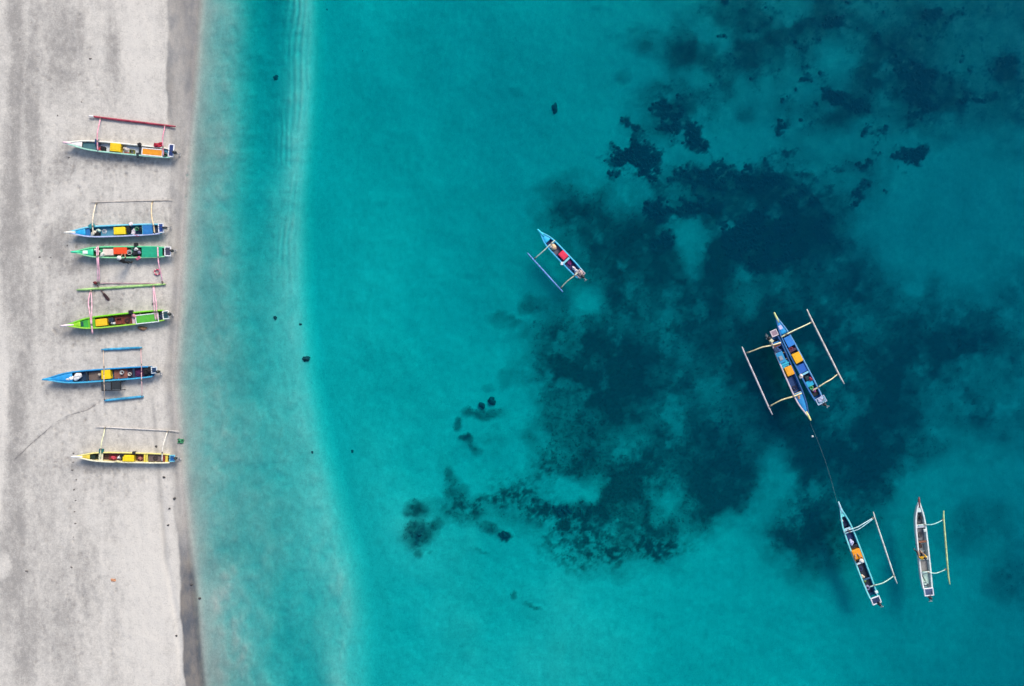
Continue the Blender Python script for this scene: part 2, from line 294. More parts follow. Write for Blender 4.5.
def grid_object(name, mask_cols, mat):
    c0, c1 = mask_cols
    idx = np.arange(ny * nx).reshape(ny, nx)[:, c0:c1 + 1]
    sub = lambda A: A[:, c0:c1 + 1].ravel()
    w = c1 + 1 - c0
    co = np.stack([sub(VX), sub(VY), sub(Z)], 1)
    q = np.arange(ny * w).reshape(ny, w)
    faces = np.stack([q[1:, :-1], q[1:, 1:], q[:-1, 1:], q[:-1, :-1]], -1).reshape(-1, 4)
    me = bpy.data.meshes.new(name); me.vertices.add(len(co)); me.vertices.foreach_set('co', co.ravel())
    me.loops.add(len(faces) * 4); me.loops.foreach_set('vertex_index', faces.ravel())
    me.polygons.add(len(faces)); me.polygons.foreach_set('loop_start', np.arange(len(faces)) * 4); me.polygons.foreach_set('loop_total', np.full(len(faces), 4))
    me.polygons.foreach_set('use_smooth', np.ones(len(faces), bool))
    me.update(); me.validate()
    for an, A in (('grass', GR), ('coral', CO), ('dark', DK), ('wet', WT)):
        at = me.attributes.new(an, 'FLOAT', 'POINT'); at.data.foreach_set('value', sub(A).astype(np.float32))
    me.materials.append(mat); o = bpy.data.objects.new(name, me); COL.objects.link(o); o['kind'] = 'structure'
    return o

def sand_material():
    t = NT('volcanic_sand')
    geo = t.node('ShaderNodeNewGeometry')
    v = t.coords(); vs = t.coords((1.0, .45, 1)); vv = t.coords((2.2, .16, 1))
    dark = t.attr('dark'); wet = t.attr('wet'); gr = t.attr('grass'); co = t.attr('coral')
    n1 = t.noise(1.1, 6, .62, vs); n2 = t.noise(7.5, 4, .7, v); n3 = t.noise(0.9, 5, .6, vv); n4 = t.noise(10.5, 3, .7, v)
    sep = t.node('ShaderNodeSeparateXYZ'); t.l.new(geo.outputs['Position'], sep.inputs[0]); land = t.ramp(sep.outputs[2], -.05, .12)
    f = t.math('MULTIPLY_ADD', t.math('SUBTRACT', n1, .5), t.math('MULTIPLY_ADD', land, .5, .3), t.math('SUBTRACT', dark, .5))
    f = t.math('ADD', f, t.math('MULTIPLY', t.math('MULTIPLY', t.math('SUBTRACT', n3, .5), .40), land))
    n5 = t.noise(2.6, 4, .65, t.coords((1, .75, 1)))
    f = t.math('ADD', f, t.math('MULTIPLY', t.math('SUBTRACT', n2, .5), t.math('MULTIPLY_ADD', land, .45, .55)))
    f = t.math('ADD', f, t.math('MULTIPLY', t.math('SUBTRACT', n5, .5), t.math('MULTIPLY_ADD', land, .45, .45)))
    f = t.ramp(f, -.35, .75)
    base = t.mix(f, (.525, .506, .464), (.252, .243, .228))
    smut = t.ramp(t.noise(4.6, 3, .6, v), .60, .74); base = t.mix(t.math('MULTIPLY', t.math('MULTIPLY', smut, land), .30), base, (.17, .165, .16))
    spec = t.ramp(n4, .56, .72); base = t.mix(t.math('MULTIPLY', spec, .42), base, (.16, .155, .16))
    pal = t.ramp(t.noise(7.5, 3, .7, v), .58, .76); base = t.mix(t.math('MULTIPLY', pal, .4), base, (.62, .6, .58))
    wcol = t.mix(t.ramp(n1, .3, .7), (.185, .170, .152), (.085, .094, .108))
    base = t.mix(wet, base, wcol)
    m3 = t.noise(.16, 5, .65, t.coords((1, .8, 1)), .5); m4 = t.noise(11, 3, .7, t.coords((1, .55, 1))); m5 = t.noise(3.4, 3, .65, t.coords((.9, .6, 1)))  # fine mottling imitates surface ripples in the bed colour; broad part is sand tone
    tone = t.math('ADD', t.math('MULTIPLY', t.math('SUBTRACT', m3, .5), .55), t.math('ADD', t.math('MULTIPLY', t.math('SUBTRACT', m4, .5), .42), t.math('MULTIPLY', t.math('SUBTRACT', m5, .5), .35)))
    tone = t.math('ADD', 1.0, t.math('MULTIPLY', tone, t.math('SUBTRACT', 1.0, land)))
    cmb = t.node('ShaderNodeCombineXYZ')
    for k in range(3): t.l.new(tone, cmb.inputs[k])
    base = t.mix(1.0, base, cmb.outputs[0], 'MULTIPLY')
    # meadow and coral on the bed
    m1 = t.noise(.9, 6, .65, v); m2 = t.noise(4.2, 4, .7, v)
    gf = t.math('ADD', gr, t.math('MULTIPLY', t.math('SUBTRACT', m1, .5), .30))
    gf = t.math('ADD', gf, t.math('MULTIPLY', t.math('SUBTRACT', m2, .5), .30))
    gf = t.math('MULTIPLY', t.math('MULTIPLY', gf, 1.04, clamp=True), t.ramp(gr, .01, .12))
    gcol = t.mix(t.ramp(m2, .3, .7), (.020, .036, .042), (.042, .072, .07))
    base = t.mix(gf, base, gcol)
    cf = t.math('ADD', co, t.math('MULTIPLY', t.math('SUBTRACT', m2, .5), .8))
    cf = t.math('MULTIPLY', t.ramp(cf, .10, .85), t.ramp(co, .02, .2))
    base = t.mix(cf, base, (.024, .034, .050))
    t.put(t.b.inputs['Base Color'], base)
    t.put(t.b.inputs['Roughness'], t.math('SUBTRACT', .95, t.math('MULTIPLY', wet, .45)))
    t.b.inputs['Specular IOR Level'].default_value = .25
    hb = t.math('ADD', t.math('MULTIPLY', n2, .6), t.math('MULTIPLY', n4, .35))
    t.put(t.b.inputs['Normal'], t.bump(hb, .55, .06))
    return t.m
SAND = sand_material()
cut = int(np.searchsorted(gx, 212))
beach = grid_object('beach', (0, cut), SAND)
seabed = grid_object('seabed', (cut, nx - 1), SAND)

# ------------------------------------------------------------------ the sea: a closed body of clear water
def water_material():
    t = NT('sea_water'); t.n.remove(t.b)
    tr = t.node('ShaderNodeBsdfTransparent'); gl = t.node('ShaderNodeBsdfGlossy'); gl.inputs['Roughness'].default_value = .08
    fr = t.node('ShaderNodeFresnel'); fr.inputs['IOR'].default_value = 1.07
    mx = t.node('ShaderNodeMixShader'); t.l.new(fr.outputs[0], mx.inputs[0]); t.l.new(tr.outputs[0], mx.inputs[1]); t.l.new(gl.outputs[0], mx.inputs[2])
    t.l.new(mx.outputs[0], t.out.inputs['Surface'])
    ab = t.node('ShaderNodeVolumeAbsorption'); ab.inputs['Density'].default_value = 2.6; ab.inputs['Color'].default_value = (.04, .921, .945, 1)
    sc_ = t.node('ShaderNodeVolumeScatter'); sc_.inputs['Density'].default_value = .068; sc_.inputs['Color'].default_value = (.02, .46, 1, 1); sc_.inputs['Anisotropy'].default_value = 0
    ad = t.node('ShaderNodeAddShader'); t.l.new(ab.outputs[0], ad.inputs[0]); t.l.new(sc_.outputs[0], ad.inputs[1])
    t.l.new(ad.outputs[0], t.out.inputs['Volume'])
    return t.m
xl, xr, yb, yt = P(150, 0).x, 520.0, -520.0, 520.0
zb = float(Z.min()) - 1.0
far_w = np.array([70., 110, 180, 300, 480])
wxs = np.concatenate([[xl], np.arange(P(175, 0).x, 40, .22), 40 + np.cumsum([3, 8, 20, 50, 120, 240])]); wys = np.concatenate([-far_w[::-1], np.arange(-27, 27.1, .22), far_w])
WX, WY = np.meshgrid(wxs, wys)
calm = sstep(0, 6, WX - P(205, 0).x) * .85 + .15                                        # ripples die out at the swash line
WZ = calm * (.030 * (fbm(WX, WY, 1.5, 901, 3) - .5) + .035 * (fbm(WX * .8 + WY * .3, WY * .6, 5, 931, 2) - .5))
nwy, nwx = WX.shape
top = np.stack([WX.ravel(), WY.ravel(), WZ.ravel()], 1)
q = np.arange(nwy * nwx).reshape(nwy, nwx)
wf = np.stack([q[:-1, :-1], q[:-1, 1:], q[1:, 1:], q[1:, :-1]], -1).reshape(-1, 4).tolist()
rim = list(q[0, :]) + list(q[1:, -1]) + list(q[-1, -2::-1]) + list(q[-2:0:-1, 0])
nb = len(top); low = [(top[i][0], top[i][1], zb) for i in rim]; m_ = len(rim)
for i in range(m_):
    j = (i + 1) % m_; wf.append((int(rim[j]), int(rim[i]), nb + i, nb + j))
wf.append(tuple(nb + i for i in range(m_ - 1, -1, -1)))
me = bpy.data.meshes.new('sea_water'); me.from_pydata(top.tolist() + low, [], wf)
me.polygons.foreach_set('use_smooth', [True] * (len(wf) - m_ - 1) + [False] * (m_ + 1))
me.materials.append(water_material()); water = bpy.data.objects.new('sea_water', me); COL.objects.link(water); water['kind'] = 'structure'
#@@OBJECTS@@

# ------------------------------------------------------------------ tags, mesh builder, materials for things
def tag(o, label, cat=None, group=None, kind=None):
    o['label'] = label
    if cat: o['category'] = cat
    if group: o['group'] = group
    if kind: o['kind'] = kind
    return o
tag(beach, 'pale grey volcanic sand beach with darker streaks along the left edge', 'beach')
tag(seabed, 'sandy seabed with dark seagrass patches seen through the water', 'seabed')
tag(water, 'clear turquoise sea water covering the sandy bottom', 'sea')

class MB:
    def __init__(self): self.v = []; self.f = []
    def add(self, vs, fs):
        n = len(self.v); self.v += [tuple(x) for x in vs]; self.f += [tuple(i + n for i in q) for q in fs]; return self
    def box(self, c, s, rz=0.0, taper=1.0, ch=0.0):
        """box with chamfered vertical edges and top"""
        hx, hy, hz = s[0] / 2, s[1] / 2, s[2] / 2; ch = min(ch, hx * .6, hy * .6, hz * .9)
        def ring(ax, ay, z, k):
            return [(ax - k, -ay, z), (ax, -ay + k, z), (ax, ay - k, z), (ax - k, ay, z), (-ax + k, ay, z), (-ax, ay - k, z), (-ax, -ay + k, z), (-ax + k, -ay, z)] if ch > 0 else \
                   [(ax, -ay, z), (ax, ay, z), (-ax, ay, z), (-ax, -ay, z)]
        R_ = [ring(hx, hy, -hz, ch)]
        if ch > 0: R_ += [ring(hx * taper, hy * taper, hz - ch, ch), ring(hx * taper - ch, hy * taper - ch, hz, ch * .6)]
        else: R_ += [ring(hx * taper, hy * taper, hz, 0)]
        co, si = math.cos(rz), math.sin(rz)
        R_ = [[(c[0] + x * co - y * si, c[1] + x * si + y * co, c[2] + z) for x, y, z in r] for r in R_]
        return self.loft(R_, True)
    def loft(self, rings, cap=True, closed=False):
        n = len(rings[0]); vs = [p for r in rings for p in r]; fs = []
        m = len(rings)
        for i in range(m if closed else m - 1):
            for j in range(n):
                a = i * n + j; b = i * n + (j + 1) % n; d = ((i + 1) % m) * n; fs.append((a, b, d + (j + 1) % n, d + j))
        if cap and not closed: fs += [tuple(range(n - 1, -1, -1)), tuple((m - 1) * n + j for j in range(n))]
        return self.add(vs, fs)
    def tube(self, pts, rad, seg=7, closed=False):
        pts = [Vector(p) for p in pts]; m = len(pts); rings = []
        for i, p in enumerate(pts):
            a = pts[(i - 1) % m] if (closed or i > 0) else p; b = pts[(i + 1) % m] if (closed or i < m - 1) else p
            t = (b - a).normalized(); u = t.cross(Vector((0, 0, 1)))
            if u.length < 1e-3: u = t.cross(Vector((1, 0, 0)))
            u.normalize(); w = u.cross(t); r = rad[i] if isinstance(rad, (list, tuple)) else rad
            rings.append([p + (u * math.cos(k * 2 * math.pi / seg) + w * math.sin(k * 2 * math.pi / seg)) * r for k in range(seg)])
        return self.loft(rings, True, closed)
    def lathe(self, prof, seg=14, c=(0, 0, 0)):
        rings = [[(c[0] + r * math.cos(2 * math.pi * k / seg), c[1] + r * math.sin(2 * math.pi * k / seg), c[2] + z) for k in range(seg)] for r, z in prof]
        return self.loft(rings, True)
    def blob(self, c, s, seed=0, rough=.25, nu=12, nv=8, flat=.25):
        rn = random.Random(seed); ph = [rn.uniform(0, 6.28) for _ in range(6)]; rings = []
        for i in range(nv + 1):
            th = math.pi * (i + .02) / (nv + .04); r_ = []
            for j in range(nu):
                a = 2 * math.pi * j / nu
                k = 1 + rough * (math.sin(2 * a + ph[0]) * .4 + math.sin(3 * a + 2 * th + ph[1]) * .35 + math.sin(5 * a - 3 * th + ph[2]) * .25 + math.sin(4 * th + ph[3]) * .3) + rough * rn.uniform(-.12, .12)
                x = math.sin(th) * math.cos(a) * k; y = math.sin(th) * math.sin(a) * k; z = math.cos(th) * k
                if z < -flat: z = -flat
                r_.append((c[0] + x * s[0], c[1] + y * s[1], c[2] + (z + flat) * s[2]))
            rings.append(r_)
        return self.loft(rings[::-1], True)
    def build(self, name, mat, parent=None, smooth=False):
        me = bpy.data.meshes.new(name); me.from_pydata(self.v, [], self.f)
        me.update(); bm = bmesh.new(); bm.from_mesh(me); bmesh.ops.recalc_face_normals(bm, faces=bm.faces); bm.to_mesh(me); bm.free()
        if smooth: me.polygons.foreach_set('use_smooth', [True] * len(me.polygons))
        me.materials.append(mat); o = bpy.data.objects.new(name, me); COL.objects.link(o)
        if parent is not None: o.parent = parent
        return o

def lin(h):
    c = [int(h[i:i + 2], 16) / 255 for i in (0, 2, 4)]
    return tuple((x / 12.92 if x < .04 else ((x + .055) / 1.055) ** 2.4) for x in c)
MATS = {}
def paint(h, rough=.5, wear=.35, k=.78):
    """sun-bleached paint: uneven tone, scuffs and grime"""
    key = ('paint', h, rough, wear)
    if key in MATS: return MATS[key]
    t = NT('paint_' + h); c = tuple(x * k for x in lin(h)); v = t.coords((1, 1, 1))
    if c[2] > 2.0 * c[0] and c[2] >= c[1]: c = (c[0] * .6, min(c[1] * 1.22, c[2] * .98), c[2])      # sun-faded azure
    n = t.noise(5, 5, .65, v); n2 = t.noise(22, 3, .7, v)
    lighter = tuple(min(.85, x * 1.22 + .012) for x in c); darker = tuple(x * .62 + .006 for x in c)
    b = t.mix(t.ramp(n, .25, .75), darker, lighter); b = t.mix(.45, c, b)
    b = t.mix(t.math('MULTIPLY', t.ramp(n2, .56, .76), wear), b, (.30, .28, .25))
    t.put(t.b.inputs['Base Color'], b); t.put(t.b.inputs['Roughness'], t.math('MULTIPLY_ADD', n, .3, rough - .1)); t.b.inputs['Specular IOR Level'].default_value = .35
    t.put(t.b.inputs['Normal'], t.bump(n2, .25, .01)); MATS[key] = t.m; return t.m
def cloth(h, k=.78):
    key = ('cloth', h)
    if key in MATS: return MATS[key]
    t = NT('fabric_' + h); c = tuple(x * k for x in lin(h)); v = t.coords()
    n = t.noise(9, 5, .6, v, .6)
    t.put(t.b.inputs['Base Color'], t.mix(t.ramp(n, .3, .7), tuple(x * .6 for x in c), tuple(min(.85, x * 1.15) for x in c)))
    t.b.inputs['Roughness'].default_value = .9; t.put(t.b.inputs['Normal'], t.bump(n, .7, .04)); MATS[key] = t.m; return t.m
def bamboo(h, k=.78):
    key = ('bamboo', h)
    if key in MATS: return MATS[key]
    t = NT('bamboo_' + h); c = tuple(x * k for x in lin(h)); v = t.coords()
    n = t.noise(3, 4, .6, v); n2 = t.noise(14, 3, .7, v)
    b = t.mix(t.ramp(n, .3, .7), tuple(x * .68 for x in c), tuple(min(.85, x * 1.15 + .02) for x in c))
    b = t.mix(t.math('MULTIPLY', t.ramp(n2, .58, .75), .5), b, tuple(x * .35 + .03 for x in c))
    t.put(t.b.inputs['Base Color'], b); t.b.inputs['Roughness'].default_value = .6; MATS[key] = t.m; return t.m
def plain(name, col, rough=.8, var=.3):
    if name in MATS: return MATS[name]
    t = NT(name); n = t.noise(8, 4, .6, t.coords())
    t.put(t.b.inputs['Base Color'], t.mix(t.ramp(n, .25, .75), tuple(x * (1 - var) for x in col), tuple(x * (1 + var) for x in col)))
    t.b.inputs['Roughness'].default_value = rough; MATS[name] = t.m; return t.m
SKIN = plain('skin', (.33, .19, .12), .55, .15); ROPE = plain('weathered_rope', (.16, .145, .12)); RUBBER = plain('black_engine_enamel', (.02, .021, .024), .45)
METAL = plain('dull_steel', (.32, .32, .33), .4)

# ------------------------------------------------------------------ outrigger boats
def interp(x, xs, ys): return float(np.interp(x, xs, ys))

class Boat:
    def __init__(self, label, bow, stern, wpx, afloat=False, hg=.52, draft=.14, hull='ffffff', rail='ffffff', rail2=None, deck='ffffff', prow='ffffff', inside='8a8f94', group=None, deck_t=.2, prow_px=5.5):
        self.afloat = afloat; self.draft = draft; self.hg = hg; self.what = None
        self.zg = (lambda px, py: -draft) if afloat else (lambda px, py: ground_z(px, py) - .03)
        Wb = P(*bow, self.zg(*bow) + hg); Ws = P(*stern, self.zg(*stern) + hg); ax = (Ws - Wb)
        self.L = ax.length; ax.normalize(); up = Vector((0, 0, 1)); ay = up.cross(ax).normalized(); az = ax.cross(ay)
        o = (Wb + Ws) / 2 - az * hg
        self.M = Matrix(((ax.x, ay.x, az.x, o.x), (ax.y, ay.y, az.y, o.y), (ax.z, ay.z, az.z, o.z), (0, 0, 0, 1))); self.Mi = self.M.inverted()
        self.W = wpx * S / 2
        r = bpy.data.objects.new('outrigger_boat', None); COL.objects.link(r); r.matrix_world = self.M; self.root = r
        tag(r, label, 'boat', group)
        self.make_hull(hull, rail, rail2 or rail, deck, prow, inside, deck_t, prow_px)
    def loc(self, px, py, z):
        l = self.Mi @ P(px, py, self.zg(px, py) + z); l.z = z; return l
    def t_of(self, px, py): return self.loc(px, py, self.hg).x / self.L + .5
    def wt(self, t): return self.W * interp(t, [0, .04, .1, .18, .3, .5, .8, .93, 1], [.12, .27, .54, .82, .97, 1, .98, .92, .82])
    def zs(self, t): return self.hg + interp(t, [0, .08, .2, .45, .85, 1], [.14, .08, .03, 0, .0, .03])
    def zk(self, t): return interp(t, [0, .05, .12, .22, .9, 1], [self.hg + .1, self.hg * .55, .14, 0, 0, .07])
    def zf(self, t): return max(.20, self.zk(t) + .07) if self.afloat else max(.17, self.zk(t) + .06)
    def make_hull(self, hull, rail, rail2, deck, prow, inside, deck_t, prow_px):
        L = self.L; ts = [0, .02, .05, .08, .12, .16, .2, .26, .33, .42, .52, .62, .72, .8, .88, .94, .98, 1]; rings = []
        for t in ts:
            w, zs, zk, zf = self.wt(t), self.zs(t), self.zk(t), self.zf(t); x = (t - .5) * L; wi = max(w - .045, w * .45); h = zs - zk
            zf = min(zf, zs - .03)
            half = [(w, zs), (w * .97, zk + .62 * h), (w * .78, zk + .26 * h), (w * .34, zk + .05 * h)]
            inn = [(-wi, zs), (-wi * .95, zf + .5 * (zs - zf)), (-wi * .82, zf)]
            ring = half + [(0, zk)] + [(-a, b) for a, b in half[::-1]] + inn + [(-a, b) for a, b in inn[::-1]]
            rings.append([(x, a, b) for a, b in ring])
        MB().loft(rings).build('hull', paint(hull), self.root)
        for sgn, col in ((1, rail), (-1, rail2)):
            pts = [((t - .5) * L, sgn * (self.wt(t) - .02), self.zs(t) + .012) for t in ts]
            m = MB(); rr_ = []
            for p, t in zip(pts, ts):
                a, b = .05, .03; rr_.append([(p[0], p[1] - a, p[2] - b), (p[0], p[1] + a, p[2] - b), (p[0], p[1] + a, p[2] + b * .6), (p[0], p[1] + a * .5, p[2] + b), (p[0], p[1] - a * .5, p[2] + b), (p[0], p[1] - a, p[2] + b * .6)])
            m.loft(rr_).build('gunwale', paint(col), self.root)
        # cambered foredeck
        rr_ = []
        for k in range(9):
            t = .03 + (deck_t - .03) * k / 8; w = max(self.wt(t) - .05, .02); z = self.zs(t) - .012; x = (t - .5) * L
            rr_.append([(x, -w, z - .03), (x, w, z - .03), (x, w, z), (x, w * .5, z + .035 * w / .3), (x, 0, z + .05 * w / .3), (x, -w * .5, z + .035 * w / .3), (x, -w, z)])
        MB().loft(rr_).build('foredeck', paint(deck), self.root, True)
        x0 = -.5 * L; n = prow_px * S
        pr = [(x0 + .42, 0, self.zs(.04) - .05), (x0 + .1, 0, self.zs(.01) + .0), (x0 - n * .5, 0, self.zs(0) + .03), (x0 - n, 0, self.zs(0) + .08)]
        MB().tube(pr, [.07, .085, .075, .045], 8).build('prow', paint(prow), self.root, True)
        # floor boards laid fore and aft, joints open
        for k in range(5):
            y0 = (k - 2) * .145 * self.W / .4
            rr_ = []
            for t in (.2, .3, .4, .5, .6, .7, .8, .9, .97):
                lim = (self.wt(t) - .06) * .8; a = max(min(y0 + .062 * self.W / .4, lim), -lim); b = min(max(y0 - .062 * self.W / .4, -lim), lim)
                if a - b < .004: a = b + .004
                z = self.zf(t) + .006 + .003 * (k % 2); x = (t - .5) * L
                rr_.append([(x, b, z), (x, a, z), (x, a, z + .018), (x, b, z + .018)])
            MB().loft(rr_).build('floor_board', paint(inside, .7), self.root)
        for k in range(9):
            t = .24 + .085 * k; w = self.wt(t) - .05; zf = self.zf(t); x = (t - .5) * L; zt = self.zs(t) - .02; e = .02
            rr_ = [[(x - e, y, z - .0), (x + e, y, z - .0), (x + e, y * .9, z + .03), (x - e, y * .9, z + .03)] for y, z in ((-w, zt - .03), (-w * .93, zf + .5 * (zt - zf)), (-w * .8, zf + .03), (w * .8, zf + .03), (w * .93, zf + .5 * (zt - zf)), (w, zt - .03))]
            MB().loft(rr_).build('rib', paint(hull, .6), self.root)
    # parts given by the pixel they show at
    def section(self, name, p0, p1, col, z=None, th=.02, inset=.07):
        """a floor or deck section that fills the hull between two pixels"""
        t0, t1 = sorted((self.t_of(*p0), self.t_of(*p1))); rr_ = []
        for k in range(5):
            t = t0 + (t1 - t0) * k / 4; zz = (self.zf(t) + .09) if z is None else z + .03
            w = (self.wt(t) - inset) * (1 if z is not None and z > self.hg - .1 else .86); x = (t - .5) * self.L
            rr_.append([(x, -w, zz), (x, w, zz), (x, w, zz + th), (x, -w, zz + th)])
        return MB().loft(rr_).build(name, paint(col, .6), self.root)
    def thwart(self, p, col, width=.14, z=None):
        t = self.t_of(*p); x = (t - .5) * self.L; w = self.wt(t) - .015; z = (self.hg - .03) if z is None else z
        return MB().box((x, 0, z), (width, 2 * w, .05), ch=.012).build('thwart', paint(col), self.root)
    def panel(self, p, along, across, col, border=None, z=None, name='deck_hatch'):
        l = self.loc(*p, self.hg); z = (self.hg + .035) if z is None else z; a, b = along * S, across * S
        h = MB().box((l.x, l.y, z), (a, b, .05), ch=.012).build(name, paint(col), self.root)
        if border:
            e = .07
            for dx, dy, sx, sy in ((0, b / 2 + e / 2, a + 2 * e, e), (0, -b / 2 - e / 2, a + 2 * e, e), (a / 2 + e / 2, 0, e, b - .004), (-a / 2 - e / 2, 0, e, b - .004)):
                MB().box((l.x + dx, l.y + dy, z + .006), (sx, sy, .06), ch=.012).build('hatch_coaming', paint(border), h)
            # cross battens under the hatch keep it on the gunwales
        MB().box((l.x - a * .3, 0, z - .05), (.07, 2 * self.wt(self.t_of(*p)) - .1, .05)).build('hatch_bearer', paint('6b5f50'), self.root)
        MB().box((l.x + a * .3, 0, z - .05), (.07, 2 * self.wt(self.t_of(*p)) - .1, .05)).build('hatch_bearer', paint('6b5f50'), self.root)
        return h
    def block(self, name, p, along, across, h, col, z, rz=0, mat=None):
        l = self.loc(*p, z); return MB().box((l.x, l.y, z + h / 2), (along * S, across * S, h), rz, ch=.02).build(name, mat or paint(col), self.root)
    def float_(self, p0, p1, r, col, tip=None, bend=.0):
        z = self.draft + .03 if self.afloat else r + .035
        a = self.loc(*p0, z); b = self.loc(*p1, z); n = 13; pts = []
        side = Vector((-(b - a).y, (b - a).x, 0)).normalized()
        for k in range(n):
            t = k / (n - 1); q = a.lerp(b, t) + side * bend * math.sin(math.pi * t); q.z = z + (.10 if self.afloat else .06) * max(0, (abs(t - .5) - .38) / .12) ** 1.5; pts.append(q)
        rad = [r * interp(k / (n - 1), [0, .06, .5, .94, 1], [.55, .9, 1, .9, .6]) for k in range(n)]
        f = MB().tube(pts, rad, 9).build('float', bamboo(col), self.root, True)
        for k in (2, 4, 6, 8, 10):                                # bamboo joints
            MB().tube([pts[k] - (b - a).normalized() * .02, pts[k] + (b - a).normalized() * .02], rad[k] * 1.07, 9).build('joint_ring', bamboo(col), f)
        if tip: 
            d = (b - a).normalized()
            MB().tube([pts[0] - d * .02, pts[0] + d * .32], [rad[0] * 1.25, rad[1] * 1.12], 9).build('float_tip', paint(tip), f)
        return f
    def boom(self, pts, r, col, zs_=None, name='boom'):
        """pts run from the hull out to the float"""
        m = len(pts); P3 = []
        zh = self.hg + .09; zf = (self.draft + .12) if self.afloat else .22
        for k, p in enumerate(pts):
            t = k / (m - 1); z = zs_[k] if zs_ else zh + .16 * math.sin(math.pi * min(1, t * 1.15)) - (zh - zf) * max(0, (t - .45) / .55) ** 1.6
            P3.append(self.loc(p[0], p[1], z))
        fine = []
        for k in range(len(P3) - 1):
            for q in range(4): fine.append(P3[k].lerp(P3[k + 1], q / 4))
        fine.append(P3[-1])
        for _ in range(3): fine = [fine[0]] + [(fine[i - 1] + fine[i] * 2 + fine[i + 1]) / 4 for i in range(1, len(fine) - 1)] + [fine[-1]]
        b = MB().tube(fine, [r * (1 - .25 * i / len(fine)) for i in range(len(fine))], 8).build(name, bamboo(col), self.root, True)
        e = fine[-1]; d = (fine[-2] - e).normalized()
        lm = MB()
        for q in range(3): lm.tube([e + d * (.02 + .045 * q), e + d * (.05 + .045 * q)], r * 1.25, 8)
        lm.box((e.x, e.y, e.z - .06), (.07, .07, .16), ch=.015)
        lm.build('lashing', ROPE, b)
        i = min(4, len(fine) - 2); d2 = (fine[i + 1] - fine[i]).normalized()
        MB().tube([fine[i] - d2 * .07, fine[i] + d2 * .07], r * 1.3, 8).build('lashing', ROPE, b)
        return b
    def stern_frame(self, p, along, across, col='f2f2f4', panel='2a3c78', z=None):
        l = self.loc(*p, self.hg); z = (self.hg + .06) if z is None else z; a, b = along * S, across * S; e = .075
        f = MB().box((l.x, l.y, z), (a - 2 * e, b - 2 * e, .035)).build('stern_platform', paint(panel), self.root)
        for dx, dy, sx, sy in ((0, b / 2 - e / 2, a, e), (0, -b / 2 + e / 2, a, e), (a / 2 - e / 2, 0, e, b - 2 * e - .004), (-a / 2 + e / 2, 0, e, b - 2 * e - .004)):
            MB().box((l.x + dx, l.y + dy, z + .01), (sx, sy, .075), ch=.015).build('frame_rail', paint(col), f)
        MB().box((l.x - a * .2, l.y * .5, z - .07), (.09, b * .7, .1)).build('frame_bearer', paint(col), f)
        return f
    def motor(self, p, end, head=(.2, .26, .3)):
        """outboard with its long drive shaft reaching aft"""
        l = self.loc(*p, self.hg + .1); q = self.loc(*end, .16 if not self.afloat else .08)
        mb = MB().blob((l.x, l.y, self.hg + .05), head, 3, .08, 12, 8, .8)
        m = mb.build('outboard_motor', RUBBER, self.root, True)
        MB().box((l.x, l.y, self.hg + .03), (.12, .2, .34), ch=.02).build('clamp_bracket', METAL, m)
        a = Vector((l.x, l.y, self.hg + .12)); MB().tube([a, a.lerp(q, .5), q], [.045, .035, .03], 7).build('drive_shaft', METAL, m)
        d = (q - a).normalized(); u = d.cross(Vector((0, 0, 1))).normalized(); w = u.cross(d)
        pm = MB().tube([q - d * .06, q + d * .05], [.035, .02], 7)
        for k in range(3):
            an = k * 2.094; e = u * math.cos(an) + w * math.sin(an); f = d.cross(e) * .045
            pm.add([q + e * .02 - f, q + e * .13 - f * .6 + d * .02, q + e * .13 + f * .6 - d * .02, q + e * .02 + f, q + e * .02 - f + d * .01, q + e * .13 - f * .6 + d * .03, q + e * .13 + f * .6 - d * .01, q + e * .02 + f + d * .01],
                   [(0, 1, 2, 3), (7, 6, 5, 4), (0, 4, 5, 1), (1, 5, 6, 2), (2, 6, 7, 3), (3, 7, 4, 0)])
        pm.build('propeller', METAL, m)
        MB().tube([a, a + Vector((-.25, .08, .1)), a + Vector((-.5, .1, .12))], [.022, .02, .024], 6).build('tiller', RUBBER, m)
        return m
    def at(self, px, py, z, rz=0.0):
        l = self.loc(px, py, z + .1); l.z = z; return self.M @ Matrix.Translation(l) @ Matrix.Rotation(rz, 4, 'Z')
    def floor_z(self, px, py): return self.zf(min(.97, max(.2, self.t_of(px, py)))) + .034

# ------------------------------------------------------------------ loose things carried in the boats
def root(name, M, label, cat, group=None):
    o = bpy.data.objects.new(name, None); COL.objects.link(o); o.matrix_world = M; return tag(o, label, cat, group)
def solid(name, mb, mat, M, label, cat, group=None, smooth=True):
    o = mb.build(name, mat, None, smooth); o.matrix_world = M; return tag(o, label, cat, group)

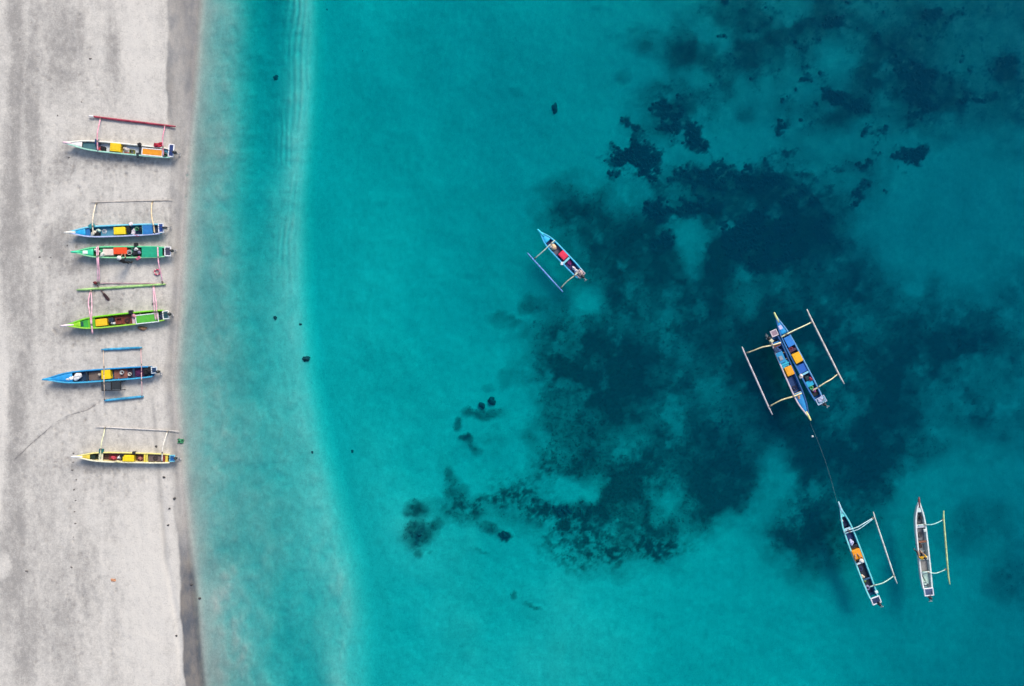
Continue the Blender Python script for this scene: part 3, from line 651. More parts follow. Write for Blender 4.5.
def storage_box(M, a, b, h, col, label, lid=None, group=None):
    r = root('storage_box', M, label, 'box', group)
    MB().box((0, 0, h * .44), (a * .94, b * .94, h * .88), taper=1.04, ch=.025).build('body', paint(col, .45, .12), r)
    l = MB().box((0, 0, h * .92), (a, b, h * .13), ch=.03).build('lid', paint(lid or col, .45, .12), r)
    MB().box((0, 0, h * .92 + h * .065 + .004), (a * .7, b * .62, .012), ch=.005).build('lid_panel', paint(lid or col, .45, .12), l)
    for s in (-1, 1):
        MB().tube([(s * a * .48, -b * .2, h * .6), (s * (a * .5 + .04), -b * .15, h * .64), (s * (a * .5 + .04), b * .15, h * .64), (s * a * .48, b * .2, h * .6)], .014, 6).build('handle', RUBBER, r)
    return r
def crate(M, a, b, h, col, label, group=None):
    r = root('open_crate', M, label, 'crate', group); e = .03
    MB().box((0, 0, .015), (a, b, .03)).build('base', paint(col), r)
    for dx, dy, sx, sy in ((0, b / 2 - e / 2, a, e), (0, -b / 2 + e / 2, a, e), (a / 2 - e / 2, 0, e, b - 2 * e), (-a / 2 + e / 2, 0, e, b - 2 * e)):
        for k in range(2): MB().box((dx, dy, .06 + h * .48 * k + h * .2), (sx, sy, h * .38), ch=.006).build('slat', paint(col), r)
    return r
def bucket(M, rad, h, col, label):
    r = root('bucket', M, label, 'bucket')
    b = MB().lathe([(rad * .74, 0), (rad * .97, h), (rad * .9, h), (rad * .68, .03)], 16).build('body', paint(col, .45, .1), r, True)
    MB().tube([(rad * math.cos(a), rad * math.sin(a), h) for a in [k * math.pi / 8 for k in range(16)]], .016, 6, True).build('rim', paint(col, .45, .1), r, True)
    MB().tube([(rad * math.cos(a) * .98, rad * .5 * math.sin(a), h + rad * .35 * math.sin(a)) for a in [k * math.pi / 8 for k in range(9)]], .009, 5).build('handle', METAL, r)
    return r
def jerrycan(M, a, b, h, col, label):
    r = root('jerrycan', M, label, 'fuel can')
    MB().box((0, 0, h * .42), (a, b, h * .84), ch=.04).build('body', paint(col, .45, .1), r)
    MB().tube([(-a * .3, 0, h * .84), (-a * .25, 0, h), (a * .1, 0, h), (a * .15, 0, h * .84)], .02, 6).build('handle', paint(col, .45, .1), r)
    MB().lathe([(.035, h * .8), (.035, h * .95), (.02, h * .97)], 10, (a * .33, 0, 0)).build('cap', RUBBER, r)
    return r
def sack(M, s, col, label, seed=1, name='sack', cat='sack', rough=.3):
    return solid(name, MB().blob((0, 0, 0), s, seed, rough, 16, 9, .3), cloth(col), M, label, cat)
def heap(M, s, col, label, seed, name='fishing_net', cat='net'):
    mb = MB(); rn = random.Random(seed)
    mb.blob((0, 0, 0), s, seed, .35, 16, 8, .2)
    for k in range(5): mb.blob((rn.uniform(-.5, .5) * s[0], rn.uniform(-.5, .5) * s[1], s[2] * .35), (s[0] * .4, s[1] * .4, s[2] * .6), seed + k, .4, 10, 6, .3)
    return solid(name, mb, cloth(col), M, label, cat)
def drape(M, a, b, col, label, seed, name='folded_cloth', cat='cloth', h=.12):
    rn = random.Random(seed); n, m = 12, 10; ph = [rn.uniform(0, 6.3) for _ in range(5)]; top = []; bot = []
    for i in range(n):
        for j in range(m):
            u = i / (n - 1) - .5; v = j / (m - 1) - .5
            wob = .12 * math.sin(7 * v + ph[0]); wob2 = .12 * math.sin(6 * u + ph[1])
            z = h * (.45 + .3 * math.sin(9 * u + 5 * v + ph[2]) + .25 * math.sin(13 * v - 6 * u + ph[3])) * (1 - max(abs(u), abs(v)) * .9)
            top.append((a * (u + wob * .5), b * (v + wob2 * .5), max(.02, z) + .015)); bot.append((a * (u + wob * .5), b * (v + wob2 * .5), .002))
    fs = []; N = n * m
    for i in range(n - 1):
        for j in range(m - 1):
            q = i * m + j; fs += [(q, q + 1, q + m + 1, q + m), (N + q, N + q + m, N + q + m + 1, N + q + 1)]
    rim = [i * m for i in range(n)] + [(n - 1) * m + j for j in range(1, m)] + [i * m + m - 1 for i in range(n - 2, -1, -1)] + list(range(m - 2, 0, -1))
    for k in range(len(rim)): a_, b_ = rim[k], rim[(k + 1) % len(rim)]; fs.append((a_, b_, N + b_, N + a_))
    return solid(name, MB().add(top + bot, fs), cloth(col), M, label, cat)
def coil(M, rad, col, label):
    mb = MB()
    for k in range(4):
        r_ = rad * (1 - .16 * k); z = .02 + .022 * (k % 2) + .012 * k
        mb.tube([(r_ * math.cos(a) * (1 + .06 * math.sin(3 * a + k)), r_ * math.sin(a), z) for a in [q * math.pi / 10 for q in range(20)]], .02, 6, True)
    return solid('rope_coil', mb, cloth(col), M, label, 'rope')
def life_ring(M, rad, col, label):
    r = root('life_ring', M, label, 'life ring')
    MB().tube([(rad * math.cos(q * math.pi / 12), rad * math.sin(q * math.pi / 12), .06) for q in range(24)], .055, 9, True).build('ring', paint(col, .5, .1), r, True)
    for k in range(4):
        a = k * math.pi / 2 + .4; MB().tube([(rad * math.cos(a - .09), rad * math.sin(a - .09), .06), (rad * math.cos(a + .09), rad * math.sin(a + .09), .06)], .062, 9).build('band', paint('ffffff'), r)
    return r
def paddle(p0, p1, label, shaft_col, blade_col):
    a = P(*p0, ground_z(*p0) + .09); b = P(*p1, ground_z(*p1) + .05); c = (a + b) / 2
    r = root('paddle', Matrix.Translation(c), label, 'paddle'); d = (b - a).normalized(); u = d.cross(Vector((0, 0, 1))).normalized(); a = a - c; b = b - c
    MB().tube([a, a.lerp(b, .6)], .03, 7).build('shaft', bamboo(shaft_col), r)
    rr_ = []
    for t, w in ((.56, .03), (.64, .09), (.8, .12), (.95, .11), (1, .06)):
        q = a.lerp(b, t); z = Vector((0, 0, .016)); rr_.append([q - u * w - z * .5, q + u * w - z * .5, q + u * w + z * .5, q + z, q - u * w + z * .5])
    MB().loft(rr_).build('blade', paint(blade_col), r)
    MB().blob((a.x, a.y, a.z - .07), (.16, .12, .16), 5, .3, 10, 7, .4).build('grip_wrap', cloth('7a2f35'), r, True)
    return r

# ------------------------------------------------------------------ people: one continuous skinned body
def person(M, J, bones, rad, mats, bone_mat, label, hat=None, hat_col='f4f2ec', pelvis='pelvis'):
    """J: joint name -> local point; bones: (a, b); rad: joint -> radius"""
    names = list(J); idx = {n: i for i, n in enumerate(names)}
    me = bpy.data.meshes.new('person'); me.from_pydata([tuple(J[n]) for n in names], [(idx[a], idx[b]) for a, b in bones], [])
    o = bpy.data.objects.new('person_tmp', me); COL.objects.link(o)
    md = o.modifiers.new('skin', 'SKIN'); md.use_smooth_shade = True
    for n in names:
        sv_ = me.skin_vertices[0].data[idx[n]]; rr2 = rad[n]; sv_.radius = (rr2, rr2) if not isinstance(rr2, tuple) else rr2; sv_.use_root = (n == pelvis)
    o.modifiers.new('sub', 'SUBSURF').levels = 2
    dg = bpy.context.evaluated_depsgraph_get(); dg.update()
    nm = bpy.data.meshes.new_from_object(o.evaluated_get(dg)); bpy.data.objects.remove(o)
    nm.name = 'person'
    for m in mats: nm.materials.append(m)
    segs = [(Vector(J[a]), Vector(J[b]), bone_mat.get((a, b), 0)) for a, b in bones]
    for p in nm.polygons:
        c = p.center; best = 1e9
        for a, b, k in segs:
            ab = b - a; t = max(0, min(1, (c - a).dot(ab) / max(ab.length_squared, 1e-9))); d = (c - a - ab * t).length
            if d < best: best = d; p.material_index = k
        p.use_smooth = True
    q = bpy.data.objects.new('person', nm); COL.objects.link(q); q.matrix_world = M; tag(q, label, 'person')
    h = Vector(J['head'])
    if hat:
        prof = [(.30, -.02), (.31, .0), (.17, .09), (.03, .19), (.01, .195)] if hat == 'cone' else [(.17, .0), (.175, .012), (.125, .02), (.12, .09), (.07, .13), (.01, .14)]
        MB().lathe([(r_, z + .05) for r_, z in prof], 18, tuple(h)).build('hat', cloth(hat_col), q, True)
    else:
        MB().blob((h.x, h.y, h.z + .0), (.112, .118, .10), 2, .05, 12, 8, .1).build('hair', plain('black_hair', (.012, .010, .010), .6), q, True)
    f = MB()
    return q
BONES = [('pelvis', 'spine'), ('spine', 'chest'), ('chest', 'neck'), ('neck', 'head'), ('head', 'crown'), ('head', 'nose'),
         ('chest', 'shl'), ('shl', 'ell'), ('ell', 'wrl'), ('wrl', 'pal'), ('chest', 'shr'), ('shr', 'elr'), ('elr', 'wrr'), ('wrr', 'par'),
         ('pelvis', 'hil'), ('hil', 'knl'), ('knl', 'anl'), ('anl', 'tol'), ('pelvis', 'hir'), ('hir', 'knr'), ('knr', 'anr'), ('anr', 'tor')]
for s_ in 'lr':
    for k in range(4): BONES.append(('pa' + s_, 'f%d%s' % (k, s_)))
    BONES.append(('wr' + s_, 'th' + s_))
RAD = dict(pelvis=(.15, .11), spine=(.135, .10), chest=(.19, .14), neck=.055, head=(.085, .095), crown=.06, nose=.016, shl=.085, shr=.085, ell=.045, elr=.045, wrl=.03, wrr=.03,
           pal=(.036, .018), par=(.036, .018), hil=.095, hir=.095, knl=.062, knr=.062, anl=.04, anr=.04, tol=.035, tor=.035, thl=.009, thr=.009)
for s_ in 'lr':
    for k in range(4): RAD['f%d%s' % (k, s_)] = .0085
def hands(J):
    for s_ in 'lr':
        w = Vector(J['wr' + s_]); p = Vector(J['pa' + s_]); d = (p - w).normalized(); u = d.cross(Vector((0, 0, 1)))
        u = u.normalized() if u.length > 1e-3 else Vector((0, 1, 0)); sg = 1 if s_ == 'l' else -1
        for k in range(4): J['f%d%s' % (k, s_)] = p + d * (.075, .09, .085, .065)[k] + u * (.033, .011, -.011, -.033)[k] * sg + Vector((0, 0, -.03))
        J['th' + s_] = w + d * .05 + u * .055 * sg + Vector((0, 0, -.015))
    return {k: Vector(v) for k, v in J.items()}
def bmat(shirt=1, trousers=2, bare_fore=True):
    d = {}
    for a, b in BONES:
        if a in ('neck', 'head') or a[:2] in ('wr', 'pa') or (bare_fore and a[:2] == 'el'): d[(a, b)] = 0
        elif a[:2] in ('hi', 'kn') or (a == 'pelvis' and b[:2] == 'hi'): d[(a, b)] = trousers
        elif a[:2] == 'an': d[(a, b)] = 0
        else: d[(a, b)] = shirt
    return d

# ================================================================== the boats on the beach
GB, GA = 'outrigger boats pulled up on the beach', 'outrigger boats afloat over the seagrass'
def px(n): return n * S
# --- white and mint boat with the red float
b = Boat('white and mint outrigger boat with a dark red float, topmost on the beach', (66.5, 143.2), (170.5, 153.4), 10.6, hull='f4f0e0', rail='fcf8e8', rail2='a9e0cc', deck='fbf7f5', prow='f3cfdc', inside='c9d3d6', group=GB, deck_t=.15, prow_px=2)
b.section('tarpaulin_cover', (82, 146.5), (96, 147), '55677a', z=.40)
b.section('floor_panel', (99, 149), (112, 149.5), 'dfe9ee'); b.section('floor_panel', (124, 150), (140, 152), 'd7e2ec')
b.thwart((110.6, 148.6), '15171c', .16); b.thwart((139.6, 151), '2a2f3a', .16)
b.panel((152.4, 152.4), 18.5, 5.6, 'ee9a1a', 'fdfdfb'); b.section('stern_deck', (163.5, 153), (168.5, 153), '5f86b8', z=.40)
b.block('boom_socket', (97.6, 142.2), 3.2, 5.0, .18, '22356e', .46); b.block('engine_bracket', (140.2, 145.0), 3.2, 3.2, .2, '15161a', .44, .5); b.block('engine_bracket', (138.0, 155.2), 2.4, 4.6, .12, '262c38', .48, .2)
b.stern_frame((171.6, 150.8), 5.6, 12.8, 'fdfdff', '28367a'); b.motor((175.2, 152.8), (179.8, 154.2), (.15, .13, .2))
b.float_((89.8, 116.3), (175.9, 126.8), .085, 'a8324a', 'f4f0ee')
b.boom([(97.6, 150.5), (97.2, 141), (96.9, 133), (99.2, 124), (100.4, 118.4)], .05, 'f0aabc'); b.boom([(163.4, 156), (162.8, 147), (162.2, 138), (164.2, 130), (164.8, 125.4)], .045, 'f09cb4')
z = b.floor_z(117, 148); B1 = b
storage_box(b.at(117.2, 148.4, z), px(10), px(8.2), .42, 'f9cd12', 'yellow lidded box amidships in the white and mint boat')
storage_box(b.at(104.2, 149.0, z), px(4.2), px(3.8), .34, '121316', 'small black box ahead of the yellow one in the white boat')
drape(b.at(98.6, 149.2, b.hg * .6, .4), px(6), px(4), 'c8475a', 'crumpled red and white cloth near the bow of the white boat', 3)
crate(b.at(132.6, 152.2, z + .04), px(4.5), px(4.2), .26, '8a8a3a', 'olive slatted crate behind the yellow box of the white boat')
drape(b.at(127.5, 153.3, z + .05), px(6.5), px(2.6), 'b4574a', 'brick red cloth on the floor of the white boat', 8)
sack(b.at(125.8, 149.0, z + .03), (.22, .17, .16), 'ece6df', 'pale sack lying right behind the yellow box of the white boat', 12)
drape(b.at(157.6, 144.6, b.hg + .03, .2), px(8), px(4.2), 'b81f3a', 'crimson cloth hung over the rail by the rear boom', 6, h=.16)
bucket(b.at(165.4, 154.6, .44), .16, .2, '1d5a3c', 'dark green bucket at the stern of the white boat')

# --- sky blue boat
b = Boat('sky blue outrigger boat with a white prow and yellow box, second on the beach', (70.2, 232.7), (160, 229.0), 11.4, hull='5aa6d8', rail='9fc4ee', rail2='b9c6ea', deck='2c9fe6', prow='fbf6ea', inside='6f86ac', group=GB, deck_t=.17, prow_px=4.2)
b.section('foredeck_well', (84, 232), (90, 231.6), '2a66b4', z=.44); b.section('floor_panel', (100, 231), (115, 231), '6d88b0'); b.section('floor_panel', (128, 230), (142, 230), '39496a')
b.section('side_deck', (142, 229.5), (143.4, 229.5), '8fc0de', z=.47); b.panel((147.8, 229.8), 9.5, 9, '2e6fc0', None); b.section('stern_well', (153.4, 229), (157.6, 229), '1b2a4e', z=.34)
b.block('boom_socket', (92.4, 226.2), 5.4, 4.2, .18, '1f7f96', .45, .5); b.block('engine_bracket', (131.6, 224.2), 3, 3, .2, 'f1e9ee', .46, .4)
b.stern_frame((161.4, 228.3), 5.4, 9.6, 'dfe6ee', '213f96'); b.motor((165.2, 227.8), (170.8, 227.2), (.2, .09, .16))
b.float_((91.4, 202.5), (173, 200.2), .032, 'b8aea4')
b.boom([(93.6, 235), (92.2, 226), (92.4, 219), (94.0, 210), (96, 203.2)], .05, 'f3e6cb'); b.boom([(154.6, 233), (153.6, 226), (151.4, 217), (151.2, 208), (152.1, 201.2)], .05, 'f7dcae')
z = b.floor_z(120, 231)
storage_box(b.at(121.4, 231.4, z), px(11), px(7.2), .42, 'fadd1c', 'yellow lidded box amidships in the sky blue boat')
sack(b.at(93.0, 233.4, .42, .9), (.24, .15, .16), 'fbf3e2', 'cream sack just behind the foredeck of the sky blue boat', 4)
sack(b.at(98.2, 230.4, .36), (.16, .13, .14), 'cfeadb', 'pale mint bundle beside the cream sack in the sky blue boat', 9, 'bundle', 'bundle')
storage_box(b.at(97.6, 234.0, z), px(4.6), px(3), .3, '14161c', 'small black box near the bow of the sky blue boat')
coil(b.at(104, 231.2, z + .04), .17, 'd8dde2', 'pale rope coil on the floor of the sky blue boat')
drape(b.at(133.2, 231.6, z + .06, 1.1), px(6), px(3.6), 'f4eef4', 'white cloth behind the yellow box of the sky blue boat', 15)
drape(b.at(136.4, 235.2, b.hg - .02), px(4.5), px(2.2), 'a02c4c', 'small maroon cloth on the lower rail of the sky blue boat', 16, h=.08)
jerrycan(b.at(141.2, 229.8, z + .03, 1.2), .32, .2, .38, '16181c', 'black fuel can ahead of the blue hatch of the sky blue boat')
bucket(b.at(137.6, 229.0, z + .03), .14, .26, '2e8f5c', 'green bucket between the cloth and the fuel can')
storage_box(b.at(129.4, 229.6, z), px(2.8), px(7), .36, '17171b', 'narrow black box right behind the yellow box of the sky blue boat')

# --- emerald green boat
b = Boat('emerald green outrigger boat with an orange box, beside the sky blue one', (75.4, 252.3), (165, 252.0), 11.4, hull='4fc48e', rail='6fdc9c', rail2='8fd8a4', deck='35d3a0', prow='35d8a8', inside='3f7a5a', group=GB, deck_t=.2, prow_px=3)
b.section('floor_panel', (92, 252), (99, 252), '2f7a4a'); b.section('floor_panel', (99.5, 252), (104, 252), '2c9a66', z=.42); b.panel((152.2, 252.0), 19.6, 10.6, '12a880', None); b.section('stern_well', (162.4, 252), (164.6, 252), '0f1a1a', z=.36)
b.block('bow_cap', (85.2, 252.3), 4.6, 3.2, .05, 'eafaf2', .595); b.block('engine_bracket', (136.6, 244.8), 3.2, 3.6, .22, '101214', .44); b.thwart((131.8, 252), '1d6d52', .14)
b.stern_frame((168.2, 251.6), 6.4, 9.6, 'f6f6fa', '4a4560'); b.motor((172.6, 250.8), (175.6, 250.2), (.13, .12, .2))
b.float_((96.5, 283.3), (166.6, 283.6), .036, 'c4a0a8')
b.boom([(98, 246), (98.1, 256), (98.5, 264), (99.4, 273), (98.9, 283.2)], .042, 'f7b4cc'); b.boom([(96.4, 247), (96.9, 257), (97.2, 265), (97.6, 274), (97.6, 283.2)], .04, 'f5c4d6'); b.boom([(157.6, 247), (158, 257.6), (158.6, 265), (161, 274), (162.7, 283)], .05, 'f3b6cc')
z = b.floor_z(120, 252); BG = b
storage_box(b.at(122, 251.4, z), px(12.6), px(6.6), .42, 'f4501a', 'orange lidded box amidships in the emerald green boat')
storage_box(b.at(109.8, 252.6, z), px(10.2), px(6.4), .36, 'e6d8cc', 'pale cream box ahead of the orange one in the green boat')
sack(b.at(96.8, 250.6, .4, -.5), (.24, .12, .14), 'd8e6d6', 'pale green sack behind the foredeck of the emerald boat', 21)
sack(b.at(102.4, 254.6, .44, .6), (.26, .15, .18), 'f0f2ea', 'white sack at the lower rail of the emerald boat', 22)
bucket(b.at(130.6, 252.7, z), .17, .3, 'f2f2f2', 'white bucket behind the orange box')
heap(b.at(136.8, 251.6, z), (.36, .36, .3), '33363e', 'dark grey net heap ahead of the green hatch', 31)
sack(b.at(135.4, 249.2, .52), (.15, .12, .12), 'e8e8ea', 'small white bundle lying on the dark net heap', 23, 'bundle', 'bundle')
sack(b.at(138.8, 252.4, .52), (.13, .11, .12), '8a86a4', 'small lilac grey bundle lying on the dark net heap', 24, 'bundle', 'bundle')
drape(b.at(137.6, 258.0, b.hg, .3), px(4.6), px(3), 'd06a8c', 'pink cloth hung over the lower rail of the emerald boat', 25, h=.1)
jerrycan(b.at(128.6, 254.2, z, .2), .3, .2, .34, '1c3a2e', 'dark green fuel can beside the white bucket')
life_ring(Matrix.Translation(P(157.5, 272.2, ground_z(157.5, 272.2) + .01)), .2, 'cf5f74', 'red pink life ring lying on the sand under the rear boom')
paddle((95.4, 283.0), (109.0, 300.4), 'dark wooden paddle lying across the lime float on the sand', '6a4a44', '3a2226')

# --- lime green boat
b = Boat('lime green outrigger boat with pink booms, fourth on the beach', (68.2, 325.4), (164, 315.2), 12.2, hull='74c832', rail='84e02c', rail2='a4e04a', deck='9ade26', prow='fbe9ee', inside='3f8a3a', group=GB, deck_t=.13, prow_px=6)
b.section('foredeck_well', (77, 324.4), (88, 323), '3cae3c', z=.47); b.block('hatch_cover', (80.8, 324.2), 5.4, 4.8, .05, '145a4a', .5)
b.section('floor_panel', (95.5, 322.5), (111, 321), '4a3a26'); b.section('floor_panel', (112, 321), (132, 319), '7a3a30'); b.section('side_deck', (88, 323.4), (95, 322.5), '6cc42c', z=.46)
b.panel((147.2, 318.6), 20.4, 7.4, '58b83c', 'e8f0f2'); b.thwart((133.2, 319.6), 'd8b8bc', .2)
b.block('engine_bracket', (131.6, 312.2), 3.8, 3.6, .24, '17191f', .46); b.section('stern_well', (160, 316), (163, 316), '1c2a44', z=.4)
b.stern_frame((166.2, 315.0), 6.2, 8.6, 'f4faf2', '2c4a5a'); b.motor((170.4, 314.2), (172.6, 314.4), (.12, .14, .2))
b.float_((77, 290.0), (165.7, 284.2), .095, 'a9d884')
b.boom([(92.4, 334), (91.2, 325), (89.6, 313), (87.6, 302), (90.4, 290.6)], .045, 'f4b6ca'); b.boom([(92.8, 333.6), (91.6, 325), (91.4, 314), (91.8, 303), (90.9, 290.6)], .042, 'f6c4d2'); b.boom([(157.6, 320), (156.4, 312), (156.2, 303), (154.6, 295), (153.7, 285.8)], .05, 'f6b8cc'); b.boom([(155.6, 320), (154.4, 312), (153.8, 303), (153.2, 295), (152.9, 285.8)], .04, 'f6c4d2')
z = b.floor_z(103, 322)
storage_box(b.at(103.2, 322.6, z), px(10.8), px(7), .42, 'fbc81a', 'yellow lidded box in the lime green boat')
sack(b.at(113.6, 323.2, z + .04), (.16, .14, .24), 'f6f4f6', 'white sack behind the yellow box of the lime boat', 41)
storage_box(b.at(112.6, 320.2, z + .03), px(4.4), px(4.4), .38, '2a2c44', 'small navy box behind the yellow box of the lime boat')
crate(b.at(119.6, 321, z + .05), px(6), px(6), .2, '8a4638', 'low red brown crate on the floor of the lime boat')
coil(b.at(127, 320.6, z + .05), .2, '4a3238', 'dark rope coil ahead of the hatch of the lime boat')
sack(b.at(133.4, 316.2, b.hg + .0), (.17, .13, .12), 'c88a96', 'dusty pink bundle by the engine bracket of the lime boat', 42, 'bundle', 'bundle')
drape(b.at(161.2, 317.4, b.hg - .02, .6), px(4), px(6), '20304c', 'navy cloth at the stern of the lime boat', 43, h=.14)
sack(Matrix.Translation(P(142.6, 328.4, ground_z(142.6, 328.4))), (.3, .16, .16), 'b58a6a', 'tan bundle on the sand against the lime boat', 44, 'bundle', 'bundle')

# --- long blue boat with two floats
b = Boat('long blue outrigger boat with short pale blue floats on both sides', (47, 379.2), (152.2, 371.6), 12.2, hull='2a78c4', rail='3a8ed8', rail2='5aa2dc', deck='2a8ee0', prow='2a9ae6', inside='24406e', group=GB, deck_t=.24, prow_px=3)
b.section('fore_floor', (72, 377.5), (86, 376.6), '1f3358'); b.section('floor_panel', (87, 376.5), (102, 375.4), '74665e'); b.section('floor_panel', (112.4, 374.8), (126, 373.8), '8c5a4e'); b.section('floor_panel', (126.4, 373.6), (131, 373.4), '3a2a3c'); b.section('stern_floor', (131.5, 373.2), (144, 372.4), '4a1f4a')
b.thwart((86.4, 376.6), '1c2438', .12); b.thwart((133.4, 373.2), '22304e', .14); b.section('stern_well', (144, 372.4), (149.6, 372), '121420', z=.42)
b.stern_frame((154.6, 370.2), 6, 6.6, 'd8e4ec', '1f3a6a'); b.motor((158.6, 371.6), (161.4, 373.6), (.14, .12, .2)); b.block('engine_bracket', (150.4, 367.6), 2.6, 2.6, .2, '15161a', .46)
b.float_((101.6, 349.7), (142.0, 347.6), .1, '3aa6d4'); b.float_((104.6, 400.5), (143.8, 396.4), .1, '3aa6d4')
for p0, p1, c in (((103.2, 350), (104.4, 400.2), 'd8c0a8'), ((140.8, 348), (142.0, 396.8), 'e6b4b4')):
    mid = ((p0[0] + p1[0]) / 2, (p0[1] + p1[1]) / 2)
    b.boom([mid, (mid[0], mid[1] - 8), (p0[0], p0[1] + 9), p0], .032, c); b.boom([mid, (mid[0], mid[1] + 8), (p1[0], p1[1] - 9), p1], .032, c)
z = b.floor_z(108, 375)
storage_box(b.at(107.8, 374.4, z), px(8.4), px(9), .42, 'fbd414', 'yellow lidded box amidships in the boat with two floats')
sack(b.at(70.4, 378.6, .36, .2), (.28, .2, .2), 'fafafa', 'lower white sack near the bow of the boat with two floats', 51)
sack(b.at(77.6, 376.6, .36, .5), (.34, .22, .22), 'fdfdfd', 'larger white sack near the bow of the boat with two floats', 52)
sack(b.at(100.4, 374.8, z + .04), (.12, .12, .26), 'b8b2a8', 'grey bundle just ahead of the yellow box of the two-float boat', 53, 'bundle', 'bundle')
bucket(b.at(122.6, 372.4, z + .04), .14, .24, 'b9c0c4', 'grey bucket on the brown floor of the two-float boat')
bucket(b.at(130.2, 374.0, z + .04), .12, .22, 'd8d4cc', 'small pale bucket further aft in the two-float boat')
drape(b.at(138.6, 372.4, z + .05, .4), px(7), px(6), '5a1f58', 'purple cloth in the stern of the two-float boat', 54)
heap(b.at(147, 371.6, b.hg - .06), (.3, .26, .2), '1c1c26', 'black net heap at the stern of the two-float boat', 55)
g = ground_z(113.6, 385.8)
r = root('drying_rack', Matrix.Translation(P(113.6, 385.7, g + .3)) @ Matrix.Rotation(.02, 4, 'Z'), 'black framed rack of two trays standing against the two-float boat', 'rack')
a_, b_ = px(19), px(8.6)
for k in (-1, 1):
    MB().box((k * a_ * .25, 0, .27), (a_ * .46, b_ * .82, .02)).build('tray', paint('4a5560' if k < 0 else '2a3238', .6), r)
for dx, dy, sx, sy in ((0, b_ / 2, a_, .05), (0, -b_ / 2, a_, .05), (a_ / 2 - .025, 0, .05, b_ - .06), (-a_ / 2 + .025, 0, .05, b_ - .06), (0, 0, .05, b_ - .06)): MB().box((dx, dy, .29), (sx, sy, .06), ch=.01).build('frame_bar', paint('17171a'), r)
for dx in (-1, 1):
    for dy in (-1, 1): MB().box((dx * (a_ / 2 - .03), dy * (b_ / 2 - .01), -.03), (.045, .045, .58)).build('leg', paint('17171a'), r)

# --- cream and yellow boat
b = Boat('cream and yellow outrigger boat with a white prow, lowest on the beach', (77, 456.4), (170, 458.6), 10, hull='efe2a6', rail='f4e890', rail2='f2eed0', deck='e6cf4c', prow='fbfbf8', inside='5a3a34', group=GB, deck_t=.14, prow_px=4)
b.section('fore_floor', (89, 457), (98, 457), '2c3a2a'); b.section('floor_panel', (107, 457.6), (118, 457.6), '7a2f2c'); b.section('floor_panel', (136, 458), (143, 458), '6a3430'); b.section('aft_floor', (148, 458.4), (162, 458.6), '6a5c58', z=.36)
b.thwart((100.6, 457.2), 'f6eec8', .3); b.thwart((144.4, 458), 'f2dc4c', .14); b.thwart((146.6, 458.1), 'f8e868', .1); b.thwart((163.4, 458.6), '8a3a30', .16); b.thwart((166.4, 458.7), 'ecd04c', .18)
b.block('boom_socket', (102, 450.6), 4, 4, .18, '1c6a70', .46); b.block('engine_bracket', (134.6, 452.6), 3, 2.6, .18, '22242c', .46)
b.stern_frame((172.6, 458.2), 5.4, 7, '9ab8dc', '2c62b4'); b.motor((176.2, 458.0), (180.0, 458.4), (.12, .12, .18))
b.float_((96, 426.8), (179.8, 431.2), .042, 'd4d0cc')
b.boom([(100.2, 458), (100.6, 449), (101.6, 441), (104, 434), (104.8, 427.6)], .04, 'eef0c0'); b.boom([(162.0, 461), (162.1, 452.4), (162.9, 445), (165.6, 437), (167.8, 431)], .045, 'f6efe2')
z = b.floor_z(130, 458)
storage_box(b.at(130.0, 457.8, z), px(10.6), px(6.4), .42, 'fada12', 'yellow lidded box amidships in the cream boat')
storage_box(b.at(93.4, 456.6, z), px(5.4), px(4.6), .28, '26382c', 'dark green box near the bow of the cream boat')
sack(b.at(113.4, 458.0, z + .04), (.17, .15, .2), 'd0465a', 'red bundle ahead of the yellow box of the cream boat', 61, 'bundle', 'bundle')
sack(b.at(119.8, 457.4, z), (.15, .14, .3), 'ececec', 'white bundle right ahead of the yellow box of the cream boat', 62, 'bundle', 'bundle')
sack(b.at(117.2, 461.8, b.hg - .02), (.2, .1, .12), 'e8dfae', 'cream bundle on the lower rail of the cream boat', 63, 'bundle', 'bundle')
storage_box(b.at(124.0, 454.6, z), px(4.2), px(3.2), .42, '15161a', 'small black box at the upper rail of the cream boat')
sack(b.at(140.2, 458.6, z + .04), (.15, .13, .18), 'b8746a', 'dull red bundle behind the yellow box of the cream boat', 64, 'bundle', 'bundle')
coil(b.at(155, 458.4, .385), .17, '4a4240', 'dark rope coil on the aft floor of the cream boat')

# ================================================================== the boats afloat
# --- small blue boat near the middle
b = Boat('small bright blue outrigger boat floating alone left of the seagrass', (540.2, 232.6), (580.6, 275.2), 10.6, True, hull='2c86d2', rail='5ab4ee', rail2='4aa8e8', deck='38b4fa', prow='4ac4ee', inside='24346a', group=GA, deck_t=.2, prow_px=4)
b.section('fore_floor', (546, 238.6), (549.6, 242.8), '1c2c70', z=.3); b.thwart((551.4, 244.2), '86c8ee', .18); b.thwart((566.8, 260), 'a8c4e8', .16); b.section('floor_panel', (568, 261.6), (573.6, 267.4), '2a1458', z=.26); b.section('floor_panel', (555, 248), (559, 252), '5a5a6a', z=.26)
b.stern_frame((580.0, 273.6), 7.6, 8, 'b8b0b8', '6a5a74'); b.motor((582.6, 276.6), (585.4, 279.8), (.16, .14, .2)); b.block('engine_bracket', (561.8, 263.6), 2.6, 3.2, .14, 'd6e2ee', .46, .7)
b.float_((527.4, 253.0), (562.8, 292.0), .06, '6a9ae2')
b.boom([(554.6, 240.6), (551.4, 243.2), (545, 249.6), (540, 254), (534.9, 258.4)], .045, 'd4e6d8'); b.boom([(578, 272.4), (574.6, 275.6), (569.4, 279.4), (565.2, 283), (561.0, 288.0)], .045, 'dfe6c8')
z = b.floor_z(560, 254)
storage_box(b.at(563.0, 255.6, z), px(8.2), px(6.6), .4, 'e62a52', 'red pink lidded box amidships in the small lone blue boat')
